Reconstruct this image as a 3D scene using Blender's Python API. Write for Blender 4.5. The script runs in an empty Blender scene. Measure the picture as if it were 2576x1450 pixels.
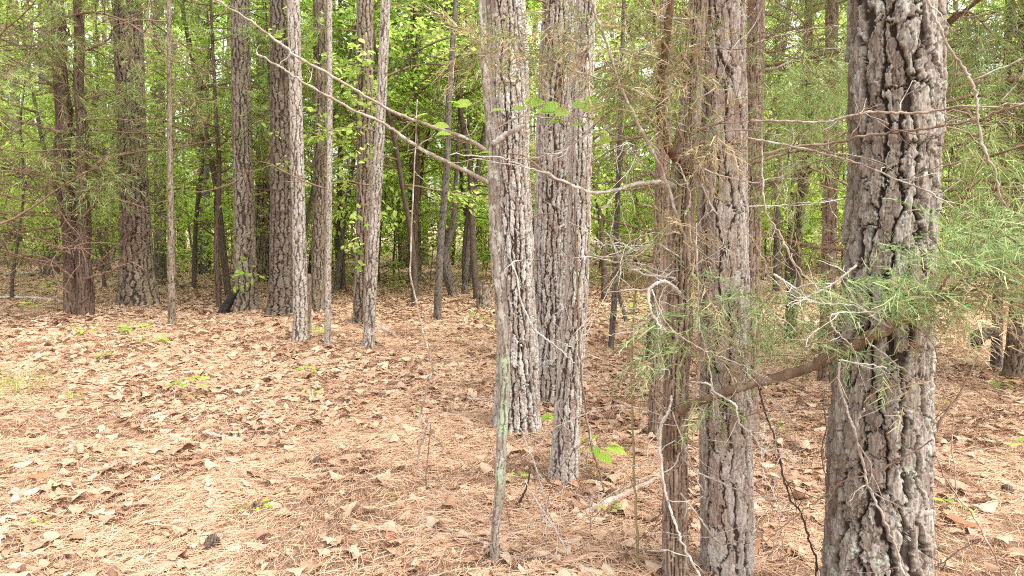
import bpy, math, random
import numpy as np

# ------------------------------------------------------------------ camera, sky, sun, exposure
SC = bpy.context.scene
COL = SC.collection
PITCH = math.radians(5.6)
CAM_H = 1.5
FPX = 1024 * 26 / 36
cam_d = bpy.data.cameras.new('camera')
cam_d.lens = 26; cam_d.sensor_width = 36; cam_d.clip_start = 0.05; cam_d.clip_end = 500
cam = bpy.data.objects.new('camera', cam_d)
cam.location = (0, 0, CAM_H); cam.rotation_euler = (math.pi / 2 - PITCH, 0, 0)
COL.objects.link(cam); SC.camera = cam

SUN_EL, SUN_AZ = math.radians(58), math.radians(125)     # azimuth from +Y towards +X: behind the camera, to the right
W = bpy.data.worlds.new('World'); SC.world = W; W.use_nodes = True
wn = W.node_tree; bg = wn.nodes['Background']
sky = wn.nodes.new('ShaderNodeTexSky'); sky.sky_type = 'NISHITA'; sky.sun_disc = False
sky.sun_elevation = SUN_EL; sky.sun_rotation = SUN_AZ
sky.air_density = 1.0; sky.dust_density = 4.0
hs = wn.nodes.new('ShaderNodeHueSaturation'); hs.inputs['Saturation'].default_value = 0.2
wn.links.new(sky.outputs[0], hs.inputs['Color']); wn.links.new(hs.outputs[0], bg.inputs[0])
bg.inputs[1].default_value = 0.15
sl = bpy.data.lights.new('sun', 'SUN'); sl.energy = 0.9; sl.angle = math.radians(50); sl.color = (1, 0.97, 0.92)
so = bpy.data.objects.new('sun', sl); COL.objects.link(so)
from mathutils import Vector
sd = Vector((math.sin(SUN_AZ) * math.cos(SUN_EL), math.cos(SUN_AZ) * math.cos(SUN_EL), math.sin(SUN_EL)))
so.rotation_euler = sd.to_track_quat('Z', 'Y').to_euler(); so.location = (0, 0, 30)
SC.view_settings.view_transform = 'Standard'; SC.view_settings.look = 'None'
SC.view_settings.exposure = 1.98; SC.view_settings.gamma = 1.0
try:
    SC.cycles.max_bounces = 9; SC.cycles.diffuse_bounces = 6; SC.cycles.transmission_bounces = 4
    SC.cycles.glossy_bounces = 1; SC.cycles.filter_width = 1.1; SC.cycles.use_denoising = False
except Exception:
    pass

# ------------------------------------------------------------------ geometry helpers
K = 1024 / 2576.0                       # the photo was measured on a 2576 wide enlargement
def ray(qx, qy):
    nx = (qx * K - 512) / FPX; ny = (288 - qy * K) / FPX
    cp, sp = math.cos(PITCH), math.sin(PITCH)
    d = np.array([nx, cp + ny * sp, -sp + ny * cp])
    return d / d[1]
def at(qx, qy, Y):
    return ray(qx, qy) * Y + np.array([0, 0, CAM_H])
def gz(x, y):
    x = np.asarray(x, float); y = np.asarray(y, float)
    return (0.035 * np.sin(0.8 * x + 0.5) * np.sin(0.55 * y) + 0.02 * np.sin(1.9 * x + 0.7 * y)
            + 0.05 * np.sin(0.21 * x + 2.0) * np.sin(0.17 * y + 0.4) * np.clip((y - 4) / 6, 0, 1)
            + sum(a * np.exp(-((x - mx) ** 2 + (y - my) ** 2) / (w * w)) for mx, my, a, w in MOUNDS))
MOUNDS = []
def base(qx, qy):
    d = ray(qx, qy); t = CAM_H / -d[2]
    for _ in range(8):
        p = d * t; t = (CAM_H - float(gz(p[0], p[1]))) / -d[2]
    p = d * t
    return np.array([p[0], p[1], float(gz(p[0], p[1]))])
for _q, _a, _w in (((1304, 1072), .07, .32), ((1380, 1005), .07, .32), ((1420, 1200), .05, .2), ((346, 775), .09, .5), ((619, 780), .06, .4), ((710, 785), .07, .4), ((753, 855), .05, .3), ((800, 780), .05, .35), ((926, 875), .04, .25), ((907, 810), .05, .3), ((200, 795), .07, .4)):
    _p = base(*_q); MOUNDS.append((_p[0], _p[1], _a, _w))
def wq(w, Y):                           # measured width -> radius in metres
    return w * K / FPX * Y / 2

def unit(v):
    v = np.asarray(v, float)
    return v / np.maximum(np.linalg.norm(v, axis=-1, keepdims=True), 1e-9)
def frames(d, up):
    x = unit(d); y = unit(np.cross(up, x)); z = np.cross(x, y)
    return np.stack([x, y, z], axis=-1)
def catmull(P, n):
    P = np.asarray(P, float)
    if len(P) == 2:
        t = np.linspace(0, 1, n)[:, None]
        return P[0] * (1 - t) + P[1] * t
    Q = np.vstack([2 * P[0] - P[1], P, 2 * P[-1] - P[-2]])
    out = []
    for t in np.linspace(0, len(P) - 1 - 1e-6, n):
        i = int(t); f = t - i
        a, b, c, d = Q[i:i + 4]
        out.append(0.5 * (2 * b + (c - a) * f + (2 * a - 5 * b + 4 * c - d) * f * f + (3 * b - a - 3 * c + d) * f ** 3))
    return np.array(out)

class MB:
    """Collects arrays of vertices and faces and links them as ONE mesh object."""
    def __init__(s): s.v = []; s.f = []; s.n = 0
    def add(s, v, *faces):
        v = np.asarray(v, float).reshape(-1, 3)
        for f in faces:
            f = np.asarray(f, np.int64)
            if len(f): s.f.append(f + s.n)
        s.v.append(v); s.n += len(v)
    def tube(s, path, rad, sides=5, cap=True):
        path = np.asarray(path, float); rad = np.asarray(rad, float); n = len(path)
        t = unit(np.gradient(path, axis=0)); ax = np.abs(unit(path[-1] - path[0]))
        ref = np.zeros(3); ref[int(np.argmin(ax))] = 1
        u = unit(np.cross(t, ref)); w = np.cross(t, u)
        a = np.linspace(0, 2 * np.pi, sides, endpoint=False)
        V = path[:, None] + rad[:, None, None] * (np.cos(a)[None, :, None] * u[:, None] + np.sin(a)[None, :, None] * w[:, None])
        i = np.arange(n - 1)[:, None] * sides; j = np.arange(sides)[None]; j2 = (j + 1) % sides
        F = np.stack([i + j, i + j2, i + sides + j2, i + sides + j], -1).reshape(-1, 4)
        fs = [F]
        if cap: fs += [np.arange(sides)[None, ::-1], (np.arange(sides) + (n - 1) * sides)[None]]
        s.add(V.reshape(-1, 3), *fs)
    def scatter(s, tmpl, pos, R, sc):
        V, faces = tmpl; k = len(pos); m = len(V)
        if k == 0: return
        P = np.einsum('kij,mj->kmi', R, V) * np.asarray(sc, float).reshape(-1, 1, 1) + np.asarray(pos)[:, None]
        off = (np.arange(k) * m)[:, None, None]
        s.add(P.reshape(-1, 3), *[(np.asarray(f)[None] + off).reshape(-1, np.asarray(f).shape[1]) for f in faces])
    def mesh(s, name, mat, loc=None, smooth=True, attrs=None):
        V = np.vstack(s.v)
        if loc is not None: V = V - np.asarray(loc)
        me = bpy.data.meshes.new(name)
        tot = np.concatenate([np.full(len(f), f.shape[1]) for f in s.f])
        loops = np.concatenate([f.ravel() for f in s.f])
        me.vertices.add(len(V)); me.vertices.foreach_set('co', V.astype(np.float32).ravel())
        me.loops.add(len(loops)); me.loops.foreach_set('vertex_index', loops.astype(np.int32))
        me.polygons.add(len(tot))
        me.polygons.foreach_set('loop_start', (np.cumsum(tot) - tot).astype(np.int32))
        try: me.polygons.foreach_set('loop_total', tot.astype(np.int32))
        except Exception: pass
        if attrs:
            for k, a in attrs.items():
                at_ = me.attributes.new(k, 'FLOAT', 'POINT'); at_.data.foreach_set('value', a.astype(np.float32))
        me.update(calc_edges=True); me.validate()
        me.polygons.foreach_set('use_smooth', np.full(len(tot), smooth))
        me.materials.append(mat)
        return me
    def build(s, name, mat, parent=None, smooth=True, attrs=None, loc=None):
        L = parent.location if parent is not None else (loc if loc is not None else (0, 0, 0))
        o = bpy.data.objects.new(name, s.mesh(name, mat, L, smooth, attrs)); COL.objects.link(o)
        if parent is not None: o.parent = parent
        elif loc is not None: o.location = loc
        return o
def tag(o, label, cat, group=None, kind=None):
    if label: o['label'] = label
    if cat: o['category'] = cat
    if group: o['group'] = group
    if kind: o['kind'] = kind
    return o
def thing(name, label, cat, loc, group=None):
    o = bpy.data.objects.new(name, None); COL.objects.link(o)
    o.location = tuple(float(c) for c in loc); o.empty_display_size = 0.1
    return tag(o, label, cat, group)
def copy_thing(root, loc, rz, sc, label, group=None):
    r = root.copy(); COL.objects.link(r); r.location = loc; r.rotation_euler = (0, 0, rz); r.scale = (sc, sc, sc)
    r['label'] = label
    if group: r['group'] = group
    for ch in list(root.children):
        c = ch.copy(); COL.objects.link(c); c.parent = r
    return r

# value noise on a lattice that wraps in u
def hsh(i, j, s):
    h = (i.astype(np.int64) * 374761393 + j.astype(np.int64) * 668265263 + s * 1442695041) & 0x7fffffff
    h = ((h ^ (h >> 13)) * 1274126177) & 0x7fffffff
    h = ((h ^ (h >> 16)) * 2246822519) & 0x7fffffff
    return ((h ^ (h >> 15)) & 0xffffff) / float(0xffffff)
def vnoise(u, v, s, per=None):
    i = np.floor(u); j = np.floor(v); f = u - i; g = v - j
    f = f * f * (3 - 2 * f); g = g * g * (3 - 2 * g)
    w = (lambda k: k % per) if per else (lambda k: k)
    return ((hsh(w(i), j, s) * (1 - f) + hsh(w(i + 1), j, s) * f) * (1 - g)
            + (hsh(w(i), j + 1, s) * (1 - f) + hsh(w(i + 1), j + 1, s) * f) * g)
def sstep(a, b, x):
    t = np.clip((x - a) / (b - a), 0, 1); return t * t * (3 - 2 * t)
def voronoi(U, V, nu, s):
    i0 = np.floor(U); j0 = np.floor(V)
    F1 = np.full(U.shape, 9.0); F2 = F1.copy(); cid = np.zeros(U.shape); dyv = np.zeros(U.shape)
    x1 = np.zeros(U.shape); y1 = x1.copy(); x2 = x1.copy(); y2 = x1.copy()
    for di in (-1, 0, 1):
        for dj in (-1, 0, 1):
            ci = i0 + di; cj = j0 + dj; wi = ci % nu
            px = ci + 0.1 + 0.8 * hsh(wi, cj, s); py = cj + 0.05 + 0.9 * hsh(wi, cj, s + 7)
            dx = U - px; dy = V - py; d = np.abs(dx) ** 1.6 + np.abs(dy) ** 1.6; d = d ** (1 / 1.6)
            near = d < F1; mid = (~near) & (d < F2)
            x2 = np.where(near, x1, np.where(mid, px, x2)); y2 = np.where(near, y1, np.where(mid, py, y2))
            F2 = np.where(near, F1, np.minimum(F2, d))
            x1 = np.where(near, px, x1); y1 = np.where(near, py, y1)
            cid = np.where(near, hsh(wi, cj, s + 13), cid); dyv = np.where(near, dy, dyv)
            F1 = np.where(near, d, F1)
    side = np.abs(x2 - x1) / (np.abs(x2 - x1) + np.abs(y2 - y1) + 1e-6)       # 1: crack runs up and down
    return F1, F2, cid, dyv, side

def bark_trunk(cl, N, step, pw, ph, depth, seed, fibre=0.0, flare=0.0, lobes=0.0, gap=.26, rgh=.13):
    """cl: rows of x, y, z, r from the ground up. Returns MB and vertex attributes."""
    cl = np.asarray(cl, float)
    M = max(6, int((cl[-1, 2] - cl[0, 2]) / step))
    c = catmull(cl, 200)
    zz = np.linspace(c[0, 2], c[-1, 2], M)
    o = np.argsort(c[:, 2]); X = np.stack([np.interp(zz, c[o, 2], c[o, k]) for k in (0, 1, 3)], -1)
    th = np.linspace(0, 2 * np.pi, N, endpoint=False)
    TH, Z = np.meshgrid(th, zz)
    r = X[:, 2]; rm = float(np.mean(r)); zg = cl[0, 2]
    fl = flare * np.exp(-(zz - zg) / 0.30)
    if flare: r = r * (1 + fl)
    nu = max(5, round(2 * np.pi * rm / pw))
    u0 = TH / (2 * np.pi) * nu; v0 = Z / ph
    def fb(a, b, sd, oc=3):
        o_ = 0; am = 1.0; tot = 0
        for q in range(oc):
            o_ = o_ + am * (vnoise(u0 * a, v0 * b, sd + 17 * q, nu * a) - .5); tot += am; am *= .6; a *= 2; b *= 2
        return o_ / tot * 2
    wu = fb(1, 2, seed + 1) * .34 + fb(6, 10, seed + 2, 2) * .16
    wv = fb(1, 2, seed + 3) * .40 + fb(6, 9, seed + 4, 2) * .13
    F1, F2, cid, dy, side = voronoi(u0 + wu, v0 + wv, nu, seed)
    wide = gap * (.35 + 1.3 * vnoise(u0 * 1.3, v0 * .6, seed + 31, max(1, round(nu * 1.3)))) * (.14 + 1.0 * sstep(.30, .7, side)) * np.clip(1.12 - .06 * (Z - zg), .6, 1.2)
    e1 = (F2 - F1) / np.maximum(wide, .03)
    plate = sstep(0.35, .85, e1)
    G1, G2, cid2, dy2, side2 = voronoi((u0 + wu * .8) * 2, (v0 + wv * .9) * 2.2, nu * 2, seed + 50)
    crack2 = sstep(0.0, 0.10, G2 - G1)
    H1, H2, cid3, dy3, _s = voronoi((u0 + wu * 1.1) * 3, (v0 + wv) * 5, nu * 3, seed + 90)
    open_ = sstep(.30, .75, vnoise(u0 * .7, v0 * .5, seed + 8, max(1, int(nu * .7)))) if nu > 8 else 1.0
    rough = fb(8, 7, seed + 5, 3)
    fib = vnoise(u0 * 16, v0 * 2.6, seed + 6, nu * 16) - .5
    h = plate * (0.42 + 0.30 * cid + 0.34 * cid2 + 0.16 * cid3 - 0.22 * dy) - 0.28 * (1 - crack2) * plate + rgh * rough + (0.10 + fibre) * fib
    R = r[:, None] + depth * (h - 0.85) * np.clip(1.12 - .07 * (Z - zg), .5, 1.2)
    if flare: R = R * (1 + 1.6 * fl[:, None] * (vnoise(TH / (2 * np.pi) * 6, Z * .8, seed + 77, 6) - .45))
    if lobes:
        R = R * (1 + lobes * (vnoise(TH / (2 * np.pi) * 5, Z * 0.35, seed + 9, 5) - .5))
    V = np.stack([X[:, 0][:, None] + R * np.cos(TH), X[:, 1][:, None] + R * np.sin(TH), Z], -1).reshape(-1, 3)
    i = np.arange(M - 1)[:, None] * N; j = np.arange(N)[None]; j2 = (j + 1) % N
    mb = MB(); mb.add(V, np.stack([i + j, i + j2, i + N + j2, i + N + j], -1).reshape(-1, 4), (np.arange(N) + (M - 1) * N)[None])
    fis = 1 - np.minimum(sstep(0.25, .85, e1), 0.5 + 0.5 * crack2)
    return mb, {'fissure': fis.ravel(), 'plate': (0.4 * cid + 0.35 * cid2 + .25 * cid3).ravel()}

# ------------------------------------------------------------------ materials
def new_mat(name):
    m = bpy.data.materials.new(name); m.use_nodes = True
    nt = m.node_tree; return m, nt, nt.nodes['Principled BSDF']
def N(nt, t, **kw):
    n = nt.nodes.new(t)
    for k, v in kw.items():
        if hasattr(n, k): setattr(n, k, v)
        else: n.inputs[k].default_value = v
    return n
def ramp(nt, fac, stops):
    r = nt.nodes.new('ShaderNodeValToRGB'); e = r.color_ramp.elements
    while len(e) < len(stops): e.new(0.5)
    for x, (p, c) in zip(e, stops): x.position = p; x.color = (*c, 1)
    nt.links.new(fac, r.inputs[0]); return r.outputs[0]
def mix(nt, fac, a, b):
    m = nt.nodes.new('ShaderNodeMix'); m.data_type = 'RGBA'
    for sock, v in ((m.inputs[0], fac), (m.inputs[6], a), (m.inputs[7], b)):
        if isinstance(v, (int, float)): sock.default_value = v
        elif isinstance(v, tuple): sock.default_value = (*v, 1)
        else: nt.links.new(v, sock)
    return m.outputs[2]
def noise(nt, scale, detail=4, stretch=(1, 1, 1), rough=0.6, loc=(0, 0, 0)):
    tc = nt.nodes.new('ShaderNodeTexCoord'); mp = nt.nodes.new('ShaderNodeMapping')
    mp.inputs['Scale'].default_value = stretch; mp.inputs['Location'].default_value = loc
    n = N(nt, 'ShaderNodeTexNoise', Scale=scale, Detail=detail, Roughness=rough)
    nt.links.new(tc.outputs['Object'], mp.inputs[0]); nt.links.new(mp.outputs[0], n.inputs['Vector'])
    return n.outputs[0]
def bark_mat(name, ca, cb, cc, crack, lichen, lo, hi, bump=0.4, moss=None, belt=None):
    m, nt, b = new_mat(name); L = nt.links.new
    at1 = N(nt, 'ShaderNodeAttribute', attribute_name='plate'); at2 = N(nt, 'ShaderNodeAttribute', attribute_name='fissure')
    n1 = noise(nt, 9, 5, (1, 1, 0.5))
    mm = N(nt, 'ShaderNodeMath', operation='ADD'); L(at1.outputs['Fac'], mm.inputs[0]); L(n1, mm.inputs[1])
    m2 = N(nt, 'ShaderNodeMath', operation='MULTIPLY'); L(mm.outputs[0], m2.inputs[0]); m2.inputs[1].default_value = 0.5
    col = ramp(nt, m2.outputs[0], [(0.30, ca), (0.44, cb), (0.68, cc)])
    n3 = noise(nt, 110, 5, (1, 1, 0.16), .75)
    col = mix(nt, ramp(nt, n3, [(0.42, (0.75,) * 3), (0.58, (0, 0, 0))]), col, ca)
    n4 = noise(nt, 170, 4, (1, 1, 0.5), .8, (2, 2, 2))
    col = mix(nt, ramp(nt, n4, [(0.52, (0, 0, 0)), (0.68, (0.7,) * 3)]), col, cc)
    n2 = noise(nt, 13, 9, (1, 1, 0.8), 0.8, (3, 1, 2))
    lf = ramp(nt, n2, [(lo, (0, 0, 0)), (hi, (0.85,) * 3)])
    col = mix(nt, lf, col, lichen)
    if belt:
        tc = nt.nodes.new('ShaderNodeTexCoord'); sx = nt.nodes.new('ShaderNodeSeparateXYZ'); L(tc.outputs['Object'], sx.inputs[0])
        zb = ramp(nt, sx.outputs[2], [(belt[0], (0, 0, 0)), (belt[0] + .2, (1, 1, 1)), (belt[1] - .12, (1, 1, 1)), (belt[1], (0, 0, 0))])
        nb = ramp(nt, noise(nt, 11, 8, (1, 1, .7), .75, (7, 7, 7)), [(.42, (0, 0, 0)), (.56, (.85,) * 3)])
        ml = N(nt, 'ShaderNodeMath', operation='MULTIPLY'); L(zb, ml.inputs[0]); L(nb, ml.inputs[1])
        col = mix(nt, ml.outputs[0], col, (0.36, 0.47, 0.29))
    if moss:
        col = mix(nt, ramp(nt, noise(nt, 7, 5, (1, 1, .6), .7, (9, 4, 1)), [(0.5, (0, 0, 0)), (0.62, (0.8,) * 3)]), col, moss)
    col = mix(nt, ramp(nt, at2.outputs['Fac'], [(0.25, (0, 0, 0)), (0.85, (0.9,) * 3)]), col, crack)
    L(col, b.inputs['Base Color']); b.inputs['Roughness'].default_value = 0.9; b.inputs['Specular IOR Level'].default_value = 0.2
    bp = N(nt, 'ShaderNodeBump', Strength=bump, Distance=0.006); L(noise(nt, 75, 8, (1, 1, 0.25), 0.8), bp.inputs['Height']); L(bp.outputs[0], b.inputs['Normal'])
    return m
def wood_mat(name, ca, cb, cc=None, scale=30, bump=0.3):
    m, nt, b = new_mat(name); L = nt.links.new
    c = ramp(nt, noise(nt, scale, 5, (1, 1, 0.6), 0.7), [(0.35, ca), (0.62, cb)])
    if cc: c = mix(nt, ramp(nt, noise(nt, scale * .6, 5, (1, 1, 1), .7, (5, 2, 8)), [(0.52, (0, 0, 0)), (0.6, (1, 1, 1))]), c, cc)
    L(c, b.inputs['Base Color']); b.inputs['Roughness'].default_value = 0.85; b.inputs['Specular IOR Level'].default_value = 0.2
    bp = N(nt, 'ShaderNodeBump', Strength=bump, Distance=0.004); L(noise(nt, 120, 4, (1, 1, .5)), bp.inputs['Height']); L(bp.outputs[0], b.inputs['Normal'])
    return m
def leaf_mat(name, stops, trans=0.45, tcol=1.6, rough=0.55):
    """leaves: a colour per leaf, part of the light passes through."""
    m, nt, b = new_mat(name); L = nt.links.new
    g = nt.nodes.new('ShaderNodeNewGeometry')
    c = ramp(nt, g.outputs['Random Per Island'], stops)
    L(c, b.inputs['Base Color']); b.inputs['Roughness'].default_value = rough; b.inputs['Specular IOR Level'].default_value = 0.25
    if trans > 0:
        t = nt.nodes.new('ShaderNodeBsdfTranslucent'); v = N(nt, 'ShaderNodeHueSaturation', Value=tcol, Saturation=1.0)
        L(c, v.inputs['Color']); L(v.outputs[0], t.inputs[0])
        ms = nt.nodes.new('ShaderNodeMixShader'); ms.inputs[0].default_value = trans
        L(b.outputs[0], ms.inputs[1]); L(t.outputs[0], ms.inputs[2])
        L(ms.outputs[0], nt.nodes['Material Output'].inputs[0])
    return m

M = {}
M['pine_near'] = bark_mat('pine_bark_grey', (0.115, 0.08, 0.06), (0.235, 0.195, 0.155), (0.37, 0.34, 0.295), (0.026, 0.016, 0.012), (0.40, 0.43, 0.35), 0.56, 0.63)
M['pine_flaky'] = bark_mat('pine_bark_flaky_tan', (0.20, 0.125, 0.09), (0.37, 0.30, 0.24), (0.56, 0.52, 0.47), (0.035, 0.022, 0.016), (0.48, 0.50, 0.43), 0.58, 0.68)
M['pine_mid'] = bark_mat('pine_bark_pinkish', (0.19, 0.12, 0.088), (0.375, 0.335, 0.285), (0.57, 0.545, 0.49), (0.040, 0.024, 0.018), (0.43, 0.47, 0.41), 0.55, 0.66)
M['pine_brown'] = bark_mat('pine_bark_brown', (0.105, 0.07, 0.046), (0.20, 0.155, 0.108), (0.30, 0.255, 0.195), (0.028, 0.018, 0.012), (0.25, 0.25, 0.20), 0.62, 0.74)
M['pine_pale'] = bark_mat('pine_bark_pale', (0.20, 0.16, 0.125), (0.345, 0.30, 0.245), (0.50, 0.455, 0.395), (0.06, 0.042, 0.032), (0.38, 0.40, 0.34), 0.60, 0.70)
M['pine_mid_b'] = bark_mat('pine_bark_dull', (0.12, 0.082, 0.056), (0.21, 0.168, 0.122), (0.31, 0.272, 0.215), (0.034, 0.022, 0.016), (0.28, 0.28, 0.23), 0.62, 0.74)
M['pine_dark'] = bark_mat('pine_bark_dark', (0.075, 0.05, 0.034), (0.14, 0.107, 0.077), (0.21, 0.178, 0.14), (0.026, 0.017, 0.012), (0.18, 0.19, 0.15), 0.62, 0.74)
M['charred'] = bark_mat('charred_wood', (0.016, 0.013, 0.011), (0.03, 0.025, 0.021), (0.06, 0.05, 0.042), (0.008, 0.006, 0.005), (0.07, 0.08, 0.05), 0.62, 0.74)
M['cedar_bark'] = bark_mat('cedar_bark_shreddy', (0.14, 0.088, 0.057), (0.26, 0.185, 0.13), (0.39, 0.31, 0.245), (0.06, 0.032, 0.02), (0.30, 0.29, 0.22), 0.62, 0.75, 0.6)
M['cedar_far'] = bark_mat('cedar_bark_brown', (0.06, 0.036, 0.024), (0.115, 0.075, 0.052), (0.19, 0.135, 0.10), (0.02, 0.012, 0.009), (0.14, 0.16, 0.08), 0.64, 0.76, 0.6)
M['dark_bark'] = bark_mat('dark_hardwood_bark', (0.075, 0.056, 0.044), (0.13, 0.105, 0.085), (0.20, 0.175, 0.15), (0.025, 0.018, 0.014), (0.20, 0.24, 0.19), 0.57, 0.68)
M['lichen_bark'] = bark_mat('smooth_lichen_bark', (0.15, 0.11, 0.085), (0.265, 0.225, 0.185), (0.41, 0.375, 0.33), (0.10, 0.07, 0.05), (0.48, 0.50, 0.43), 0.53, 0.60, 0.4, (0.24, 0.19, 0.14), (.25, 1.0))
M['tan_twig'] = wood_mat('tan_twig', (0.19, 0.135, 0.10), (0.34, 0.27, 0.21), (0.42, 0.40, 0.35))
M['pale_twig'] = wood_mat('bleached_twig', (0.27, 0.225, 0.185), (0.46, 0.41, 0.36), (0.54, 0.52, 0.46))
M['red_limb'] = wood_mat('dark_red_limb', (0.075, 0.032, 0.02), (0.13, 0.065, 0.042))
M['brown_twig'] = wood_mat('brown_twig', (0.14, 0.085, 0.055), (0.24, 0.16, 0.11))
M['cedar_limb'] = wood_mat('cedar_limb', (0.10, 0.062, 0.038), (0.20, 0.135, 0.088), (0.27, 0.21, 0.15), 18, 0.5)
M['olive_stem'] = wood_mat('olive_stem', (0.17, 0.14, 0.06), (0.28, 0.24, 0.12))
M['dark_twig'] = wood_mat('dark_twig', (0.06, 0.042, 0.031), (0.12, 0.09, 0.068))
M['grey_stick'] = wood_mat('grey_fallen_stick', (0.22, 0.18, 0.16), (0.38, 0.33, 0.30))
M['pink_log'] = wood_mat('peeling_log', (0.24, 0.15, 0.115), (0.40, 0.29, 0.235), (0.55, 0.47, 0.38), 14)
M['leaf_bright'] = leaf_mat('spring_leaf', [(0, (0.15, 0.23, 0.045)), (0.5, (0.29, 0.385, 0.085)), (1, (0.44, 0.52, 0.14))], 0.6, 2.0)
M['leaf_deep'] = leaf_mat('shade_leaf', [(0, (0.07, 0.15, 0.018)), (0.6, (0.15, 0.26, 0.03)), (1, (0.25, 0.36, 0.045))], 0.5, 1.6)
M['leaf_far'] = leaf_mat('far_leaf', [(0, (0.13, 0.21, 0.045)), (0.5, (0.29, 0.385, 0.09)), (1, (0.46, 0.54, 0.16))], 0.6, 2.0)
M['leaf_lime'] = leaf_mat('lime_leaf', [(0, (0.22, 0.38, 0.05)), (1, (0.40, 0.53, 0.09))], 0.5, 1.5)
M['cedar_green'] = leaf_mat('cedar_scale_leaf', [(0, (0.13, 0.20, 0.055)), (0.5, (0.21, 0.29, 0.085)), (0.8, (0.31, 0.37, 0.12)), (1, (0.36, 0.29, 0.14))], 0.25, 1.3)
M['cedar_fresh'] = leaf_mat('cedar_fresh_growth', [(0, (0.10, 0.18, 0.06)), (0.35, (0.22, 0.33, 0.12)), (0.8, (0.40, 0.49, 0.22)), (1, (0.48, 0.42, 0.24))], 0.3, 1.3)
M['cedar_olive'] = leaf_mat('cedar_olive_leaf', [(0, (0.12, 0.155, 0.045)), (0.5, (0.20, 0.235, 0.08)), (0.75, (0.29, 0.245, 0.11)), (1, (0.34, 0.22, 0.11))], 0.25, 1.3)
M['cedar_dry'] = leaf_mat('dead_cedar_spray', [(0, (0.25, 0.17, 0.10)), (0.5, (0.40, 0.30, 0.17)), (1, (0.52, 0.44, 0.26))], 0.2, 1.2)
M['litter'] = leaf_mat('dry_leaf_litter', [(0, (0.15, 0.07, 0.045)), (0.16, (0.33, 0.195, 0.12)), (0.6, (0.46, 0.305, 0.20)), (1, (0.53, 0.395, 0.275))], 0.15, 1.1, 0.6)
M['needles'] = leaf_mat('fallen_pine_needles', [(0, (0.25, 0.125, 0.075)), (0.3, (0.42, 0.24, 0.145)), (0.75, (0.53, 0.345, 0.215)), (1, (0.58, 0.44, 0.30))], 0.0)
M['dry_tan'] = leaf_mat('dry_leaf_tan', [(0, (0.42, 0.28, 0.185)), (1, (0.50, 0.37, 0.26))], 0.15, 1.1)
M['dry_red'] = leaf_mat('dry_leaf_russet', [(0, (0.26, 0.105, 0.055)), (1, (0.36, 0.17, 0.09))], 0.15, 1.1)
M['dry_brown'] = leaf_mat('dry_leaf_brown', [(0, (0.37, 0.235, 0.165)), (1, (0.45, 0.30, 0.215))], 0.15, 1.1)
M['grass'] = leaf_mat('grass_blade', [(0, (0.24, 0.28, 0.07)), (1, (0.44, 0.44, 0.16))], 0.4, 1.3)
M['cone'] = wood_mat('pine_cone_scale', (0.06, 0.038, 0.026), (0.19, 0.14, 0.11), None, 60)

def ground_mat():
    m, nt, b = new_mat('forest_floor'); L = nt.links.new
    c = ramp(nt, noise(nt, 14, 8, (1, 1, 1), .75), [(0.28, (0.22, 0.135, 0.09)), (0.45, (0.38, 0.25, 0.17)), (0.6, (0.48, 0.335, 0.235)), (0.75, (0.56, 0.43, 0.32))])
    c2 = ramp(nt, noise(nt, 45, 6, (1, 1, 1), .8, (4, 4, 0)), [(0.35, (0.25, 0.155, 0.105)), (0.55, (0.44, 0.31, 0.22)), (0.72, (0.58, 0.46, 0.35))])
    c = mix(nt, 0.55, c, c2)
    c = mix(nt, ramp(nt, noise(nt, 0.9, 4, (1, 1, 1), .6, (2, 7, 0)), [(0.45, (0, 0, 0)), (0.7, (0.5,) * 3)]), c, (0.35, 0.205, 0.14))
    L(c, b.inputs['Base Color']); b.inputs['Roughness'].default_value = 0.95; b.inputs['Specular IOR Level'].default_value = 0.1
    bp = N(nt, 'ShaderNodeBump', Strength=0.9, Distance=0.03); L(noise(nt, 30, 8, (1, 1, 1), .8), bp.inputs['Height']); L(bp.outputs[0], b.inputs['Normal'])
    return m
M['ground'] = ground_mat()

# ------------------------------------------------------------------ templates
LEAF2 = (np.array([[0, 0, 0], [.42, .33, .07], [1, 0, -.06], [.42, -.33, .07]]), [np.array([[0, 2, 1], [0, 3, 2]])])
LEAF8 = (np.array([[0, 0, 0], [.22, 0, .02], [.22, .22, .05], [.22, -.22, .05], [.55, 0, .0], [.55, .27, .06], [.55, -.27, .06], [.82, 0, -.05], [.82, .14, 0], [.82, -.14, 0], [1, 0, -.12]]),
         [np.array([[0, 1, 2], [0, 3, 1], [7, 10, 8], [7, 9, 10]]), np.array([[1, 4, 5, 2], [3, 6, 4, 1], [4, 7, 8, 5], [6, 9, 7, 4]])])
def dry_leaf(seed, simple=False):
    r = np.random.default_rng(seed)
    n = 5 if simple else 9
    x = np.linspace(0, 1, n)
    w = 0.30 * np.sin(np.pi * (x * .93 + .04)) ** .8
    if not simple: w = w * (1 + r.choice([0, 0, .10, .2]) * np.cos(x * np.pi * r.choice([4, 5, 6]) + r.uniform(0, 3)))
    w = np.maximum(w * r.uniform(.6, 1.15), 0.02)
    cu = r.uniform(-2.0, 2.2); bend = r.uniform(-.5, .6); tw = r.uniform(-.5, .5)
    V = []
    cols = (-1, 0, 1) if simple else (-1, -.5, 0, .5, 1)
    for xi, wi in zip(x, w):
        for s in cols:
            y = s * wi; z = cu * y * y * 1.6 + bend * (xi - .5) ** 2 + tw * (xi - .5) * y + (0.02 * abs(s)) + r.normal(0, .012)
            V.append((xi - .5, y + r.normal(0, .01), z))
    V = np.array(V); V[:, 2] -= V[:, 2].min()
    k = len(cols); F = [[i * k + j, (i + 1) * k + j, (i + 1) * k + j + 1, i * k + j + 1] for i in range(n - 1) for j in range(k - 1)]
    return V, [np.array(F)]
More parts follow.
